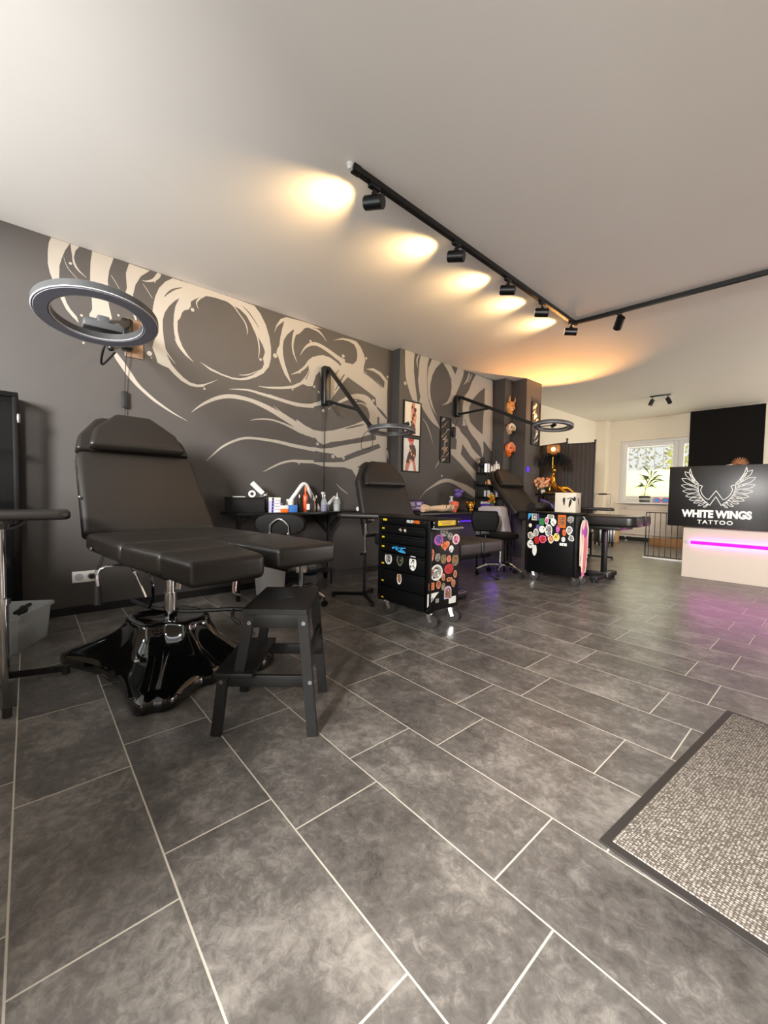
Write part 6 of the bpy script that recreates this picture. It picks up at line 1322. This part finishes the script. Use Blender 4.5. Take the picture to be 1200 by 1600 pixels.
for k in range(13):
    a = -PI * .05 + k * PI * 1.1 / 12; d = Vector((math.cos(a), -.1 + .1 * (k % 3), math.sin(a))); tube(b, [Vector((0, 0, .30)), Vector((0, 0, .31)) + d * .035, Vector((0, 0, .31)) + d * .085], lambda t: .014 * (1 - t) + .003, 6, 3)
ball(b, (0, -.03, .32), (.03, .02, .02), 10); obj('spikes', b, 'brown_print', od)
b = B(); tube(b, [(-.14, -.02, .02), (-.13, -.02, .26), (-.10, -.02, .295), (-.06, -.02, .30)], .014, 8, 4); obj('grey_stem', b, 'grey_plastic', od)
# ------------------------------------------------------------------ floor mat
fm = thing('floor_mat', 'speckled beige floor mat with dark rubber border at the lower right', 'mat', (-.409, 1.166, 0), rad(-4.7)); b = B(); box(b, (.90, .59, .004), (1.80, 1.18, .008), .003); obj('rubber_border', b, 'rubber', fm)
b = B(); box(b, (.90, .59, .0085), (1.75, 1.13, .009), .003); obj('pile', b, 'mat_pile', fm)
# ------------------------------------------------------------------ outlet, cabinet, clear bin
oc = thing('power_outlet', 'white double wall socket beside the foreground chair base', 'socket', (W1X, .318, .281)); b = B(); box(b, (.005, 0, 0), (.010, .16, .085), .003); obj('cover', b, 'white_plastic', oc)
b = B()
for s in (-1, 1):
    cyl(b, (.0095, s * .037, 0), (.0115, s * .037, 0), .026, n=24)
obj('socket_ring', b, 'grey_plastic', oc)
b = B(); cyl(b, (.010, .037, 0), (.042, .037, 0), .020, .016, n=18, bev=.003); obj('plug', b, 'matte_black', oc)
cb = thing('display_cabinet', 'dark glass display cabinet cut by the left edge of the picture', 'cabinet', (-3.68, -.44, 0)); b = B()
for x in (-.10, .10):
    for y in (-.385, .385): box(b, (x, y, .78), (.028, .028, 1.56), .002)
for z in (.05, 1.55): box(b, (0, 0, z), (.23, .80, .03), .002)
obj('frame', b, 'leather3', cb); b = B(); box(b, (-.108, 0, .8), (.006, .76, 1.48)); obj('back_panel', b, 'matte_black', cb)
for z in (.45, .85, 1.2): b = B(); box(b, (0, 0, z), (.19, .76, .008)); obj('shelf_board', b, 'cab_glass', cb)
b = B(); box(b, (.11, 0, .8), (.005, .74, 1.46)); dr = obj('glass_door', b, 'cab_glass', cb); b = B(); box(b, (.10, .402, 1.40), (.03, .016, .06), .003); obj('hinge', b, 'steel', dr)
bn = thing('storage_tub', 'milky clear plastic tub on the floor at the left edge', 'tub', (-3.285, -.12, 0), rad(-27)); b = B(); t = bmesh.new()
lv = [(.17, .145, .0), (.19, .16, .20), (.205, .175, .205), (.205, .175, .222), (.196, .166, .222), (.185, .155, .205), (.164, .139, .008)]; rows = []
for hx, hy, z in lv: rows.append([t.verts.new((x, y, z)) for x, y in [(hx - r_, s * 0 + y_) for r_, y_ in ()] or [(hx * cx, hy * cy) for cx, cy in ((1, -.86), (1, .86), (.88, 1), (-.88, 1), (-1, .86), (-1, -.86), (-.88, -1), (.88, -1))]])
for A, C in zip(rows[:-1], rows[1:]):
    for k in range(8): t.faces.new((A[k], A[(k + 1) % 8], C[(k + 1) % 8], C[k]))
t.faces.new(list(reversed(rows[0]))); t.faces.new(rows[-1]); merge(b, t); obj('tub', b, 'bin_clear', bn)
b = B(); tube(b, [(-.06, .10, .232), (.02, .12, .236), (.10, .16, .236), (.17, .165, .238)], .012, 8, 4); tube(b, [(.02, .10, .236), (.08, .14, .25), (.16, .14, .238)], .010, 8, 4); o = single('black_strap', b, 'matte_black', 'black strap lying across the rim of the milky tub', 'strap', (-3.285, -.12, 0), rad(-27))
b = B(); cushion(b, blob(.28, .22, 'rough', 14, 3), .012, .10, .02); single('cloth_bundle', b, 'grey_plastic', 'grey bundle inside the milky clear tub', 'cloth', (-3.285, -.12, 0), rad(-27))
# purple glow from the strip under the table
point('purple_strip_glow', (-3.25, 4.95, .50), 2.0, (.28, .10, 1.0), .1)

b = B(); box(b, (0.02, 0, 0.075), (.04, .07, .15), .006); box(b, (0.043, 0, 0.03), (.008, .04, .03), .003); single('soap_dispenser', b, 'white_plastic', 'small white dispenser on the wall corner behind the second chair', 'dispenser', (W1X, 3.38, 1.05))
